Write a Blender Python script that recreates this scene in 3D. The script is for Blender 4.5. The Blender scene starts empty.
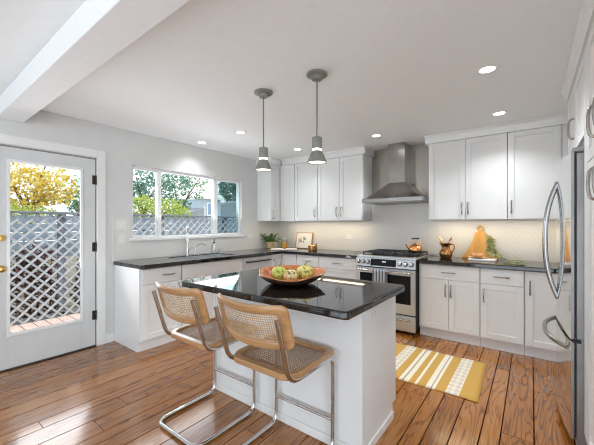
import bpy, bmesh, math, random
from mathutils import Vector, Matrix
random.seed(7)
C = bpy.context.scene.collection
SC = bpy.context.scene
PI = math.pi

# ------------------------------------------------------------------ camera, sky, sun, added fill lamps, exposure
cam_d = bpy.data.cameras.new('camera')
cam = bpy.data.objects.new('camera', cam_d)
C.objects.link(cam)
cam.location = (0, 0, 1.334)
cam.rotation_euler = (math.radians(90), 0, math.radians(36.909))
cam_d.sensor_width = 36
cam_d.lens = 310.649 / 594 * 36
cam_d.shift_x = -0.96 / 594
cam_d.shift_y = 2.14 / 594
cam_d.clip_start = 0.02
SC.camera = cam

SC.view_settings.view_transform = 'Standard'
SC.view_settings.look = 'None'
SC.view_settings.gamma = 1
SC.view_settings.use_curve_mapping = False
SC.view_settings.exposure = 0.31
SC.cycles.use_denoising = True
SC.cycles.denoising_prefilter = 'ACCURATE'
SC.cycles.filter_width = 1.1
SC.cycles.max_bounces = 10
SC.cycles.transparent_max_bounces = 16
SC.cycles.sample_clamp_indirect = 6

world = bpy.data.worlds.new('World')
SC.world = world
world.use_nodes = True
wn = world.node_tree
wn.nodes.clear()
w_out = wn.nodes.new('ShaderNodeOutputWorld')
w_bg = wn.nodes.new('ShaderNodeBackground')
w_bg.inputs['Strength'].default_value = 1.5
w_tc = wn.nodes.new('ShaderNodeTexCoord')
w_no = wn.nodes.new('ShaderNodeTexNoise')
w_no.inputs['Scale'].default_value = 3.0
w_no.inputs['Detail'].default_value = 6
w_cr = wn.nodes.new('ShaderNodeValToRGB')
w_cr.color_ramp.elements[0].position = 0.36
w_cr.color_ramp.elements[0].color = (0.74, 0.87, 1.0, 1)
w_cr.color_ramp.elements[1].position = 0.56
w_cr.color_ramp.elements[1].color = (0.95, 0.97, 1.0, 1)
wn.links.new(w_tc.outputs['Generated'], w_no.inputs['Vector'])
wn.links.new(w_no.outputs['Fac'], w_cr.inputs['Fac'])
wn.links.new(w_cr.outputs['Color'], w_bg.inputs['Color'])
wn.links.new(w_bg.outputs['Background'], w_out.inputs['Surface'])


def light(name, kind, loc, energy, color=(1, 1, 1), rot=(0, 0, 0), parent=None, **kw):
    d = bpy.data.lights.new(name, kind)
    d.energy = energy
    d.color = color
    for k, v in kw.items():
        setattr(d, k, v)
    o = bpy.data.objects.new(name, d)
    C.objects.link(o)
    o.location = loc
    o.rotation_euler = rot
    if parent is not None:
        o.parent = parent
        o.location = Vector(loc) - Vector(parent.location)
    return o


sun = light('sun', 'SUN', (2, 6, 12), 3.2, (1.0, 0.93, 0.82), angle=math.radians(1.0))
sun.rotation_euler = Vector((-0.42, -0.50, -0.85)).to_track_quat('-Z', 'Y').to_euler()

# added area lamps filling in for unseen living room windows behind the camera
light('fill_rear', 'AREA', (-0.6, -5.9, 1.2), 50, (0.74, 0.89, 1.0), (math.radians(105), 0, 0), shape='RECTANGLE', size=6.0, size_y=1.8)
light('fill_right', 'AREA', (5.0, -2.4, 1.2), 125, (0.80, 0.92, 1.0), (math.radians(105), 0, math.radians(90)), shape='RECTANGLE', size=4.0, size_y=1.8)
# added upward lamp low behind the camera to brighten the ceiling
light('fill_floor', 'AREA', (0.6, -3.1, 0.06), 130, (0.70, 0.87, 1.0), (math.radians(180), 0, 0), shape='RECTANGLE', size=6.5, size_y=4.0)
# added lamps outside door and window glass, tilted up to brighten the ceiling
light('fill_door', 'AREA', (-3.99, 0.98, 1.1), 11, (0.95, 0.97, 1.0), (math.radians(125), 0, math.radians(-90)), shape='RECTANGLE', size=0.55, size_y=1.5)
light('fill_window', 'AREA', (-3.99, 2.67, 1.6), 14, (0.95, 0.97, 1.0), (math.radians(125), 0, math.radians(-90)), shape='RECTANGLE', size=1.6, size_y=0.7)

CAN_POWER = 48
STRIP_POWER = 2.2

# ------------------------------------------------------------------ material helpers


def mat(name, col=(0.8, 0.8, 0.8), rough=0.5, metal=0.0, spec=0.5, **kw):
    m = bpy.data.materials.new(name)
    m.use_nodes = True
    b = m.node_tree.nodes['Principled BSDF']
    b.inputs['Base Color'].default_value = (*col, 1)
    b.inputs['Roughness'].default_value = rough
    b.inputs['Metallic'].default_value = metal
    b.inputs['Specular IOR Level'].default_value = spec
    for k, v in kw.items():
        b.inputs[k].default_value = v
    return m


class NT:
    def __init__(s, m):
        s.t = m.node_tree
        s.b = s.t.nodes['Principled BSDF']

    def n(s, typ, **props):
        o = s.t.nodes.new('ShaderNode' + typ)
        for k, v in props.items():
            setattr(o, k, v)
        return o

    def l(s, a, b):
        s.t.links.new(a, b)

    def coord(s, scale=(1, 1, 1), which='Object'):
        tc = s.n('TexCoord')
        mp = s.n('Mapping')
        mp.inputs['Scale'].default_value = scale
        s.l(tc.outputs[which], mp.inputs['Vector'])
        return mp.outputs['Vector']

    def noise(s, vec, scale, detail=3, rough=0.5, dist=0):
        o = s.n('TexNoise')
        o.inputs['Scale'].default_value = scale
        o.inputs['Detail'].default_value = detail
        o.inputs['Roughness'].default_value = rough
        o.inputs['Distortion'].default_value = dist
        s.l(vec, o.inputs['Vector'])
        return o

    def ramp(s, fac, stops):
        o = s.n('ValToRGB')
        e = o.color_ramp.elements
        while len(e) < len(stops):
            e.new(0.5)
        for el, (p, c) in zip(e, stops):
            el.position = p
            el.color = (*c, 1)
        s.l(fac, o.inputs['Fac'])
        return o.outputs['Color']

    def math(s, op, a, b=None):
        o = s.n('Math', operation=op)
        for i, v in enumerate((a, b)):
            if v is None:
                continue
            if isinstance(v, (int, float)):
                o.inputs[i].default_value = v
            else:
                s.l(v, o.inputs[i])
        return o.outputs[0]

    def bump(s, h, strength=0.1, dist=0.01):
        o = s.n('Bump')
        o.inputs['Strength'].default_value = strength
        o.inputs['Distance'].default_value = dist
        s.l(h, o.inputs['Height'])
        s.l(o.outputs['Normal'], s.b.inputs['Normal'])


def noisy(name, c1, c2, scale, rough=0.5, metal=0.0, stretch=(1, 1, 1), bump=0.0, detail=3, spec=0.5, lo=0.35, hi=0.65):
    m = mat(name, c1, rough, metal, spec)
    k = NT(m)
    n = k.noise(k.coord(stretch), scale, detail)
    k.l(k.ramp(n.outputs['Fac'], [(lo, c1), (hi, c2)]), k.b.inputs['Base Color'])
    if bump:
        k.bump(n.outputs['Fac'], bump, 0.004)
    return m


M = {}
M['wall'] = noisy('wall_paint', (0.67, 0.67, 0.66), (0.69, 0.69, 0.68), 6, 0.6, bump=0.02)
M['ceiling'] = noisy('ceiling_paint', (0.87, 0.885, 0.89), (0.89, 0.905, 0.91), 25, 0.75, bump=0.12)  # faint blue put into the colour against the warm floor bounce
M['trim'] = noisy('white_trim_paint', (0.82, 0.82, 0.81), (0.84, 0.84, 0.83), 8, 0.35)
M['cab'] = noisy('white_cabinet_paint', (0.81, 0.81, 0.805), (0.83, 0.83, 0.825), 5, 0.32)
M['groove'] = mat('shadow_gap', (0.30, 0.30, 0.30), 0.8)
M['panel'] = noisy('island_panel_paint', (0.79, 0.795, 0.80), (0.81, 0.815, 0.82), 5, 0.38)
M['nickel'] = noisy('satin_nickel', (0.40, 0.38, 0.355), (0.48, 0.46, 0.43), 40, 0.22, 1.0)
M['chrome'] = noisy('chrome', (0.62, 0.61, 0.60), (0.66, 0.65, 0.64), 20, 0.09, 1.0)
M['steel'] = noisy('brushed_steel', (0.60, 0.63, 0.66), (0.67, 0.70, 0.725), 12, 0.42, 1.0, (1, 1, 30))
M['steel_h'] = noisy('brushed_hood_steel', (0.36, 0.345, 0.325), (0.44, 0.42, 0.40), 12, 0.22, 1.0, (30, 30, 1))
M['steel_sheet'] = noisy('vertical_brushed_steel_sheet', (0.40, 0.37, 0.335), (0.45, 0.42, 0.385), 5, 0.26, 1.0, (20, 1, 0.5))
_k = NT(M['steel_sheet'])
_k.b.inputs['Anisotropic'].default_value = 0.9
_k.b.inputs['Anisotropic Rotation'].default_value = 0.25
_tg = _k.n('Tangent', direction_type='RADIAL', axis='Z')
_k.l(_tg.outputs[0], _k.b.inputs['Tangent'])
M['handle_steel'] = noisy('dark_brushed_steel', (0.38, 0.38, 0.38), (0.42, 0.42, 0.42), 3, 0.22, 1.0)
M['steel_mirror'] = noisy('polished_fridge_steel', (0.74, 0.74, 0.735), (0.77, 0.77, 0.765), 8, 0.085, 1.0, (1, 1, 20))
M['fridge_side'] = noisy('fridge_edge_grey', (0.33, 0.33, 0.33), (0.38, 0.38, 0.38), 10, 0.38, 0.6)
M['black'] = noisy('black_enamel', (0.010, 0.010, 0.011), (0.018, 0.018, 0.02), 15, 0.18)
M['blackmatte'] = noisy('cast_iron', (0.016, 0.016, 0.017), (0.03, 0.03, 0.032), 60, 0.55)
M['darkglass'] = noisy('oven_glass', (0.008, 0.008, 0.009), (0.012, 0.012, 0.013), 5, 0.06, spec=0.2)
M['white'] = noisy('white_ceramic', (0.80, 0.79, 0.76), (0.84, 0.83, 0.80), 10, 0.3)
M['plate'] = mat('white_plastic', (0.80, 0.79, 0.77), 0.4)
M['brass'] = noisy('polished_brass', (0.70, 0.48, 0.16), (0.78, 0.56, 0.22), 20, 0.22, 1.0)
M['hinge'] = mat('dark_bronze', (0.06, 0.05, 0.045), 0.4, 0.8)
M['copper'] = noisy('copper', (0.80, 0.36, 0.13), (0.90, 0.46, 0.20), 9, 0.2, 1.0)
M['oldcopper'] = noisy('antique_copper', (0.36, 0.17, 0.06), (0.62, 0.34, 0.14), 9, 0.24, 1.0)
M['pend'] = noisy('pendant_grey_metal', (0.24, 0.24, 0.215), (0.28, 0.28, 0.25), 20, 0.42, 0.2)
M['cord'] = mat('grey_cord', (0.22, 0.22, 0.21), 0.5, 0.5)


def emit(name, col, s):
    m = mat(name, (0.9, 0.9, 0.88), 0.5)
    b = m.node_tree.nodes['Principled BSDF']
    b.inputs['Emission Color'].default_value = (*col, 1)
    b.inputs['Emission Strength'].default_value = s
    return m


M['canlight'] = emit('lit_lens', (1.0, 0.97, 0.90), 7)
M['bulb'] = emit('lit_bulb', (1.0, 0.93, 0.80), 3.5)

# glass: architectural pane, part clear part reflecting


def glass_mat(name, tint=(1, 1, 1)):
    m = bpy.data.materials.new(name)
    m.use_nodes = True
    t = m.node_tree
    t.nodes.clear()
    out = t.nodes.new('ShaderNodeOutputMaterial')
    mx = t.nodes.new('ShaderNodeMixShader')
    fr = t.nodes.new('ShaderNodeFresnel')
    fr.inputs['IOR'].default_value = 1.3
    tr = t.nodes.new('ShaderNodeBsdfTransparent')
    tr.inputs['Color'].default_value = (*tint, 1)
    gl = t.nodes.new('ShaderNodeBsdfGlossy')
    gl.inputs['Roughness'].default_value = 0.02
    t.links.new(fr.outputs[0], mx.inputs[0])
    t.links.new(tr.outputs[0], mx.inputs[1])
    t.links.new(gl.outputs[0], mx.inputs[2])
    t.links.new(mx.outputs[0], out.inputs['Surface'])
    return m


M['glass'] = glass_mat('clear_glass', (0.97, 0.985, 0.99))
M['screen'] = glass_mat('screened_glass', (0.62, 0.72, 0.74))


def wood(name, dark, mid, light_, scale=1.0, axis='x', rough=0.4, coat=0.0):
    m = mat(name, mid, rough)
    k = NT(m)
    st = {'x': (1.2, 14, 14), 'y': (14, 1.2, 14), 'z': (14, 14, 1.2)}[axis]
    v = k.coord(tuple(q * scale for q in st))
    n = k.noise(v, 2.2, 5, 0.6, 0.6)
    k.l(k.ramp(n.outputs['Fac'], [(0.3, dark), (0.5, mid), (0.7, light_)]), k.b.inputs['Base Color'])
    k.b.inputs['Coat Weight'].default_value = coat
    return m


M['beech'] = wood('beech_frame', (0.36, 0.185, 0.075), (0.44, 0.24, 0.105), (0.50, 0.29, 0.14), 1.0, 'x', 0.28, 0.4)
M['board'] = wood('golden_board_wood', (0.50, 0.26, 0.06), (0.64, 0.35, 0.09), (0.72, 0.42, 0.13), 1.0, 'z', 0.45)
M['framewood'] = wood('picture_frame_wood', (0.45, 0.25, 0.11), (0.55, 0.32, 0.15), (0.62, 0.38, 0.2), 1.0, 'x', 0.5)
M['spoonwood'] = wood('spoon_wood', (0.34, 0.15, 0.05), (0.45, 0.21, 0.07), (0.52, 0.27, 0.1), 1.0, 'z', 0.5)
M['bowl_in'] = wood('bowl_inner_wood', (0.24, 0.06, 0.012), (0.42, 0.125, 0.026), (0.54, 0.19, 0.05), 0.6, 'x', 0.25, 0.3)
M['bowl_out'] = wood('bowl_outer_wood', (0.04, 0.018, 0.009), (0.075, 0.034, 0.018), (0.12, 0.056, 0.03), 0.6, 'x', 0.22, 0.4)
M['trunk'] = wood('bark', (0.05, 0.04, 0.03), (0.09, 0.07, 0.05), (0.14, 0.11, 0.08), 1, 'z', 0.9)


def granite():
    m = mat('black_granite', (0.012, 0.012, 0.013), 0.035, 0, 0.5)
    k = NT(m)
    v = k.coord()
    n = k.noise(v, 140, 2, 0.6)
    n2 = k.noise(v, 45, 2, 0.6)
    s = k.math('ADD', k.math('MULTIPLY', n.outputs['Fac'], 0.6), k.math('MULTIPLY', n2.outputs['Fac'], 0.4))
    k.l(k.ramp(s, [(0.44, (0.006, 0.006, 0.007)), (0.58, (0.012, 0.012, 0.012)), (0.68, (0.05, 0.047, 0.042))]), k.b.inputs['Base Color'])
    k.b.inputs['IOR'].default_value = 1.7
    return m


M['granite'] = granite()


def floor_mat():
    m = mat('oak_planks', (0.3, 0.15, 0.06), 0.30)
    k = NT(m)
    at = k.n('Attribute', attribute_name='tone')
    sep = k.n('SeparateColor')
    k.l(at.outputs['Color'], sep.inputs['Color'])
    tc = k.n('TexCoord')
    off = k.n('CombineXYZ')
    k.l(k.math('MULTIPLY', sep.outputs['Green'], 37.0), off.inputs['Z'])
    k.l(k.math('MULTIPLY', sep.outputs['Blue'], 11.0), off.inputs['Y'])
    add = k.n('VectorMath', operation='ADD')
    k.l(tc.outputs['Object'], add.inputs[0])
    k.l(off.outputs[0], add.inputs[1])
    mp = k.n('Mapping')
    mp.inputs['Scale'].default_value = (8.0, 0.62, 1.0)
    k.l(add.outputs[0], mp.inputs['Vector'])
    # cathedral grain: contour lines of a stretched noise
    n = k.noise(mp.outputs['Vector'], 1.1, 2, 0.5, 0.25)
    rings = k.math('SINE', k.math('MULTIPLY', n.outputs['Fac'], 95.0))
    rings = k.math('POWER', k.math('MAXIMUM', rings, 0.0), 2.0)
    mp2 = k.n('Mapping')
    mp2.inputs['Scale'].default_value = (34, 1.6, 1)
    k.l(add.outputs[0], mp2.inputs['Vector'])
    n2 = k.noise(mp2.outputs['Vector'], 2.0, 4, 0.65)
    fac = k.math('SUBTRACT', k.math('ADD', k.math('MULTIPLY', n2.outputs['Fac'], 0.55), 0.36), k.math('MULTIPLY', rings, 0.25))
    fac = k.math('ADD', fac, k.math('MULTIPLY', k.math('SUBTRACT', sep.outputs['Red'], 0.5), 0.22))
    col = k.ramp(fac, [(0.20, (0.085, 0.026, 0.006)), (0.42, (0.205, 0.069, 0.012)), (0.62, (0.345, 0.128, 0.024)), (0.88, (0.46, 0.20, 0.046))])
    k.l(col, k.b.inputs['Base Color'])
    k.bump(n2.outputs['Fac'], 0.05, 0.003)
    r = k.math('ADD', k.math('MULTIPLY', n2.outputs['Fac'], 0.14), 0.15)
    k.l(r, k.b.inputs['Roughness'])
    k.b.inputs['Coat Weight'].default_value = 0.6
    k.b.inputs['Coat Roughness'].default_value = 0.12
    return m


M['floor'] = floor_mat()
M['floor_gap'] = mat('plank_gap', (0.015, 0.007, 0.004), 0.9, 0, 0.0)


def tile_mat(axis):
    # small curved lantern tiles with fine grout lines
    m = mat('lantern_tile_' + axis, (0.76, 0.745, 0.71), 0.2)
    k = NT(m)
    sx = k.n('SeparateXYZ')
    tc = k.n('TexCoord')
    k.l(tc.outputs['Object'], sx.inputs[0])
    u = sx.outputs['X'] if axis == 'x' else sx.outputs['Y']
    z = sx.outputs['Z']
    p = 2 * PI / 0.058
    cu = k.math('COSINE', k.math('MULTIPLY', u, p))
    cz = k.math('COSINE', k.math('MULTIPLY', z, p * 0.8))
    s = k.math('ABSOLUTE', k.math('ADD', cu, cz))
    k.l(k.ramp(s, [(0.05, (0.71, 0.695, 0.665)), (0.2, (0.765, 0.75, 0.72)), (1.0, (0.77, 0.755, 0.725))]), k.b.inputs['Base Color'])
    h = k.ramp(s, [(0.02, (0, 0, 0)), (0.35, (1, 1, 1))])
    k.bump(h, 0.12, 0.002)
    return m


M['tile_x'] = tile_mat('x')
M['tile_y'] = tile_mat('y')


def cane(name, ax, hole, c1, c2, pt=0.0125):
    m = mat(name, c1, 0.55)
    k = NT(m)
    sx = k.n('SeparateXYZ')
    tc = k.n('TexCoord')
    k.l(tc.outputs['UV'], sx.inputs[0])
    p = 2 * PI / pt
    cu = k.math('COSINE', k.math('MULTIPLY', sx.outputs['X'], p))
    cz = k.math('COSINE', k.math('MULTIPLY', sx.outputs['Y'], p))
    s = k.math('ADD', cu, cz)
    a = k.math('LESS_THAN', s, hole)
    n = k.noise(k.coord((1, 1, 1)), 40, 2)
    k.l(k.ramp(n.outputs['Fac'], [(0.35, c1), (0.65, c2)]), k.b.inputs['Base Color'])
    k.l(a, k.b.inputs['Alpha'])
    return m


M['cane'] = cane('woven_cane', 'xz', 0.35, (0.42, 0.27, 0.15), (0.56, 0.39, 0.23))
M['cane_seat'] = cane('woven_cane_seat', 'xy', 1.2, (0.30, 0.17, 0.09), (0.46, 0.29, 0.17), 0.0165)


def leafmat(name, stops, rough=0.6, trans=0.25):
    m = mat(name, stops[0], rough)
    k = NT(m)
    at = k.n('Attribute', attribute_name='tone')
    k.l(k.ramp(at.outputs['Fac'], [(i / (len(stops) - 1), c) for i, c in enumerate(stops)]), k.b.inputs['Base Color'])
    b = k.b
    out = k.t.nodes['Material Output']
    tl = k.n('BsdfTranslucent')
    cr = [l.from_socket for l in k.t.links if l.to_socket == b.inputs['Base Color']][0]
    k.l(cr, tl.inputs['Color'])
    mx = k.n('MixShader')
    mx.inputs[0].default_value = trans
    k.l(b.outputs[0], mx.inputs[1])
    k.l(tl.outputs[0], mx.inputs[2])
    k.l(mx.outputs[0], out.inputs['Surface'])
    return m


# ------------------------------------------------------------------ mesh helpers


class B:
    def __init__(s):
        s.bm = bmesh.new()
        s.tone = None

    def box(s, x0, x1, y0, y1, z0, z1, bev=0.0, seg=1, mi=0, tone=None):
        x0, x1 = sorted((x0, x1)); y0, y1 = sorted((y0, y1)); z0, z1 = sorted((z0, z1))
        v = [s.bm.verts.new(p) for p in ((x0, y0, z0), (x1, y0, z0), (x1, y1, z0), (x0, y1, z0), (x0, y0, z1), (x1, y0, z1), (x1, y1, z1), (x0, y1, z1))]
        fs = [s.bm.faces.new([v[i] for i in q]) for q in ((3, 2, 1, 0), (4, 5, 6, 7), (0, 1, 5, 4), (1, 2, 6, 5), (2, 3, 7, 6), (3, 0, 4, 7))]
        for f in fs:
            f.material_index = mi
        if bev > 0:
            es = list({e for f in fs for e in f.edges})
            bmesh.ops.bevel(s.bm, geom=es, offset=bev, segments=seg, affect='EDGES', profile=0.5)
        return s

    def prism(s, poly, axis, a, b, mi=0, bev=0, seg=2):
        def P(p, t):
            return {'z': (p[0], p[1], t), 'y': (p[0], t, p[1]), 'x': (t, p[0], p[1])}[axis]
        va = [s.bm.verts.new(P(p, a)) for p in poly]
        vb = [s.bm.verts.new(P(p, b)) for p in poly]
        n = len(poly)
        fs = [s.bm.faces.new(va[::-1]), s.bm.faces.new(vb)]
        for i in range(n):
            fs.append(s.bm.faces.new((va[i], va[(i + 1) % n], vb[(i + 1) % n], vb[i])))
        for f in fs:
            f.material_index = mi
        bmesh.ops.recalc_face_normals(s.bm, faces=fs)
        if bev > 0:
            es = list({e for f in fs[:2] for e in f.edges})
            bmesh.ops.bevel(s.bm, geom=es, offset=bev, segments=seg, affect='EDGES', profile=0.5)
        return s

    def rings(s, rings, mi=0, cap=True, closed=False):
        vs = [[s.bm.verts.new(p) for p in r] for r in rings]
        n = len(vs[0])
        m = len(vs)
        fs = []
        for i in range(m if closed else m - 1):
            A, Bq = vs[i], vs[(i + 1) % m]
            for j in range(n):
                fs.append(s.bm.faces.new((A[j], A[(j + 1) % n], Bq[(j + 1) % n], Bq[j])))
        if cap and not closed:
            fs.append(s.bm.faces.new(vs[0][::-1]))
            fs.append(s.bm.faces.new(vs[-1]))
        for f in fs:
            f.material_index = mi
            f.smooth = True
        return s

    def lathe(s, prof, c=(0, 0, 0), seg=24, mi=0, cap=True):
        R = []
        for r, z in prof:
            r = max(r, 0.0004)
            R.append([(c[0] + r * math.cos(2 * PI * j / seg), c[1] + r * math.sin(2 * PI * j / seg), c[2] + z) for j in range(seg)])
        return s.rings(R, mi, cap)

    def tube(s, pts, r, seg=10, mi=0, closed=False, flat=1.0, radii=None):
        pts = [Vector(p) for p in pts]
        n = len(pts)
        R = []
        up = None
        for i, p in enumerate(pts):
            a = pts[(i - 1) % n] if (closed or i > 0) else pts[i]
            b = pts[(i + 1) % n] if (closed or i < n - 1) else pts[i]
            t = (b - a).normalized()
            if up is None:
                up = Vector((0, 0, 1)) if abs(t.z) < 0.9 else Vector((1, 0, 0))
                up = (up - t * up.dot(t)).normalized()
            else:
                up = (up - t * up.dot(t)).normalized()
            sd = t.cross(up)
            rr = radii[i] if radii else r
            R.append([p + (up * math.cos(2 * PI * j / seg) * flat + sd * math.sin(2 * PI * j / seg)) * rr for j in range(seg)])
        return s.rings(R, mi, True, closed)

    def quad(s, a, b, c, d, mi=0):
        f = s.bm.faces.new([s.bm.verts.new(p) for p in (a, b, c, d)])
        f.material_index = mi
        return f

    def ball(s, c, r, mi=0, sc=(1, 1, 1), seg=16, ringn=10):
        R = []
        for i in range(ringn + 1):
            th = PI * i / ringn
            rr = max(math.sin(th), 0.01) * r
            R.append([(c[0] + rr * math.cos(2 * PI * j / seg) * sc[0], c[1] + rr * math.sin(2 * PI * j / seg) * sc[1], c[2] - math.cos(th) * r * sc[2]) for j in range(seg)])
        return s.rings(R, mi)


OFF = {}


def obj(name, b, mats, parent=None, smooth=False, label=None):
    me = bpy.data.meshes.new(name)
    bmesh.ops.recalc_face_normals(b.bm, faces=b.bm.faces)
    b.bm.to_mesh(me)
    b.bm.free()
    for m in (mats if isinstance(mats, (list, tuple)) else [mats]):
        me.materials.append(M[m] if isinstance(m, str) else m)
    o = bpy.data.objects.new(name, me)
    C.objects.link(o)
    if smooth:
        for p in me.polygons:
            p.use_smooth = True
        try:
            me.set_sharp_from_angle(angle=math.radians(38))
        except Exception:
            pass
    if parent is not None:
        off = OFF[parent.name]
        me.transform(Matrix.Translation(-off))
        o.parent = parent
        OFF[o.name] = off
    else:
        OFF[o.name] = Vector((0, 0, 0))
    if label:
        o['label'] = label
    return o


def thing(name, label, cat, loc=(0, 0, 0), group=None):
    o = bpy.data.objects.new(name, None)
    C.objects.link(o)
    o.location = loc
    o.empty_display_size = 0.1
    OFF[o.name] = Vector(loc)
    o['label'] = label
    o['category'] = cat
    if group:
        o['group'] = group
    return o


def tag(o, label, cat, group=None, kind=None):
    o['label'] = label
    o['category'] = cat
    if group:
        o['group'] = group
    if kind:
        o['kind'] = kind
    return o


def recenter(o, loc):
    o.data.transform(Matrix.Translation(-Vector(loc)))
    o.location = loc
    OFF[o.name] = Vector(loc)
    return o


def struct(name, b, mats, parent=None, smooth=False):
    o = obj(name, b, mats, parent, smooth)
    if parent is None:
        o['kind'] = 'structure'
    return o


def dup(root, loc, label, rz=None):
    r = root.copy()
    C.objects.link(r)
    r.location = loc
    if rz is not None:
        r.rotation_euler = (0, 0, rz)
    r['label'] = label
    for ch in list(root.children):
        c = ch.copy()
        C.objects.link(c)
        c.parent = r
        for g in list(ch.children):
            d = g.copy()
            C.objects.link(d)
            d.parent = c
    return r


def fillet(pts, r, n=6):
    """round the inner corners of a polyline"""
    P = [Vector(p) for p in pts]
    out = [P[0]]
    for i in range(1, len(P) - 1):
        rr = r[i] if isinstance(r, (list, tuple)) else r
        a = (P[i - 1] - P[i]); b = (P[i + 1] - P[i])
        d = min(rr, a.length * 0.49, b.length * 0.49)
        A = P[i] + a.normalized() * d
        Bq = P[i] + b.normalized() * d
        for k in range(n + 1):
            t = k / n
            out.append(A * (1 - t) ** 2 + P[i] * 2 * t * (1 - t) + Bq * t * t)
    out.append(P[-1])
    return out


def rrect(x0, x1, y0, y1, r, n=6):
    """rounded rectangle; r a number or [ll, lr, ur, ul]"""
    r = r if isinstance(r, (list, tuple)) else [r] * 4
    out = []
    for (cx, cy, a0), rr in zip(((x0, y0, 180), (x1, y0, 270), (x1, y1, 0), (x0, y1, 90)), r):
        ox = cx + (rr if cx == x0 else -rr)
        oy = cy + (rr if cy == y0 else -rr)
        for k in range(n + 1):
            a = math.radians(a0 + 90 * k / n)
            out.append((ox + rr * math.cos(a), oy + rr * math.sin(a)))
    return out


# ------------------------------------------------------------------ room numbers
XL, YB, HC = -3.829, 4.472, 2.452
XR = 0.92            # wall behind the fridge and pantry
YS, XE = -6.0, 5.1   # rear wall and far right wall of the living room

# ------------------------------------------------------------------ floor
edges = [-2.874, -2.672, -2.56, -2.389, -2.207, -2.109, -1.97]
pat = [0.17, 0.2, 0.105]
e = edges[-1]; i = 0
while e < XE:
    e += pat[i % 3]; i += 1
    if -0.48 < e < -0.35: e = -0.41
    if -0.33 < e < -0.2: e = -0.261
    edges.append(e)
e = edges[0]; i = 0
while e > XL - 0.1:
    e -= pat[i % 3]; i += 1
    edges.insert(0, e)
edges[0] = XL - 0.1
edges[-1] = XE
b = B()
lay = b.bm.loops.layers.float_color.new('tone')
rng = random.Random(3)
for i in range(len(edges) - 1):
    x0, x1 = edges[i] + 0.0024, edges[i + 1] - 0.0024
    y = YS - rng.random() * 1.2
    while y < YB:
        L = rng.uniform(0.9, 2.3)
        y0, y1 = max(y, YS), min(y + L, YB)
        if y1 - y0 > 0.02:
            nf = len(b.bm.faces)
            col = (rng.random(), rng.random(), rng.random(), 1)
            g = 0.0015
            vs = [(x0, y0 + .001, -0.006), (x1, y0 + .001, -0.006), (x1, y1 - .001, -0.006), (x0, y1 - .001, -0.006)]
            vt = [(x0 + g, y0 + .002, 0), (x1 - g, y0 + .002, 0), (x1 - g, y1 - .002, 0), (x0 + g, y1 - .002, 0)]
            va = [b.bm.verts.new(p) for p in vs]; vb = [b.bm.verts.new(p) for p in vt]
            fs = [b.bm.faces.new(vb)] + [b.bm.faces.new((va[k], va[(k + 1) % 4], vb[(k + 1) % 4], vb[k])) for k in range(4)]
            for f in fs:
                for l in f.loops:
                    l[lay] = col
        y += L
nf0 = len(b.bm.faces)
b.box(XL - 0.1, XE, YS, YB, -0.12, -0.006, mi=1)
struct('floor', b, ['floor', 'floor_gap'])

# ------------------------------------------------------------------ ceiling and beam
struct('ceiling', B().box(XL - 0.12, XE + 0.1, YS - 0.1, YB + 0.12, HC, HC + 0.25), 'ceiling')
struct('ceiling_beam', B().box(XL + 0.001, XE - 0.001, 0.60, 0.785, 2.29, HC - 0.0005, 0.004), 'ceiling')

# ------------------------------------------------------------------ walls
DY0, DY1, DZ = 0.575, 1.402, 2.065         # door opening
WY0, WY1, WZ0, WZ1 = 1.79, 3.547, 1.165, 2.05   # window opening
b = B()
x0, x1 = XL - 0.13, XL
b.box(x0, x1, YS, DY0, 0, HC)
b.box(x0, x1, DY0, DY1, DZ, HC)
b.box(x0, x1, DY1, WY0, 0, HC)
b.box(x0, x1, WY0, WY1, 0, WZ0)
b.box(x0, x1, WY0, WY1, WZ1, HC)
b.box(x0, x1, WY1, YB + 0.13, 0, HC)
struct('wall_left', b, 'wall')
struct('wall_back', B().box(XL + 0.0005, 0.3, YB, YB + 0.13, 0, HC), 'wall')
b = B()
b.prism([(0.30, 3.47), (XR + 0.13, 3.47), (XR + 0.13, YB + 0.13), (0.30, YB + 0.13)], 'z', 0, HC)
b.box(XR, XR + 0.13, 1.2, 3.4695, 0, HC)
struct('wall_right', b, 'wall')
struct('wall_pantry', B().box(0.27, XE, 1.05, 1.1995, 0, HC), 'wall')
b = B()
b.box(XL - 0.13, -3.5, YS - 0.13, YS, 0, HC); b.box(2.3, XE + 0.13, YS - 0.13, YS, 0, HC)
b.box(-3.5, 2.3, YS - 0.13, YS, 0, 0.25); b.box(-3.5, 2.3, YS - 0.13, YS, 2.4, HC)
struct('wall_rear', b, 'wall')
b = B()
b.box(XE, XE + 0.13, YS, -4.6, 0, HC); b.box(XE, XE + 0.13, 0.5, 1.05, 0, HC)
b.box(XE, XE + 0.13, -4.6, 0.5, 0, 0.25); b.box(XE, XE + 0.13, -4.6, 0.5, 2.4, HC)
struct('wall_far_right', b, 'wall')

# baseboard between door and cabinet
struct('baseboard_left', B().box(XL, XL + 0.014, 1.492, 1.583, 0, 0.10, 0.003), 'trim')
struct('baseboard_near', B().box(XL, XL + 0.014, YS, 0.482, 0, 0.10, 0.003), 'trim')

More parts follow.
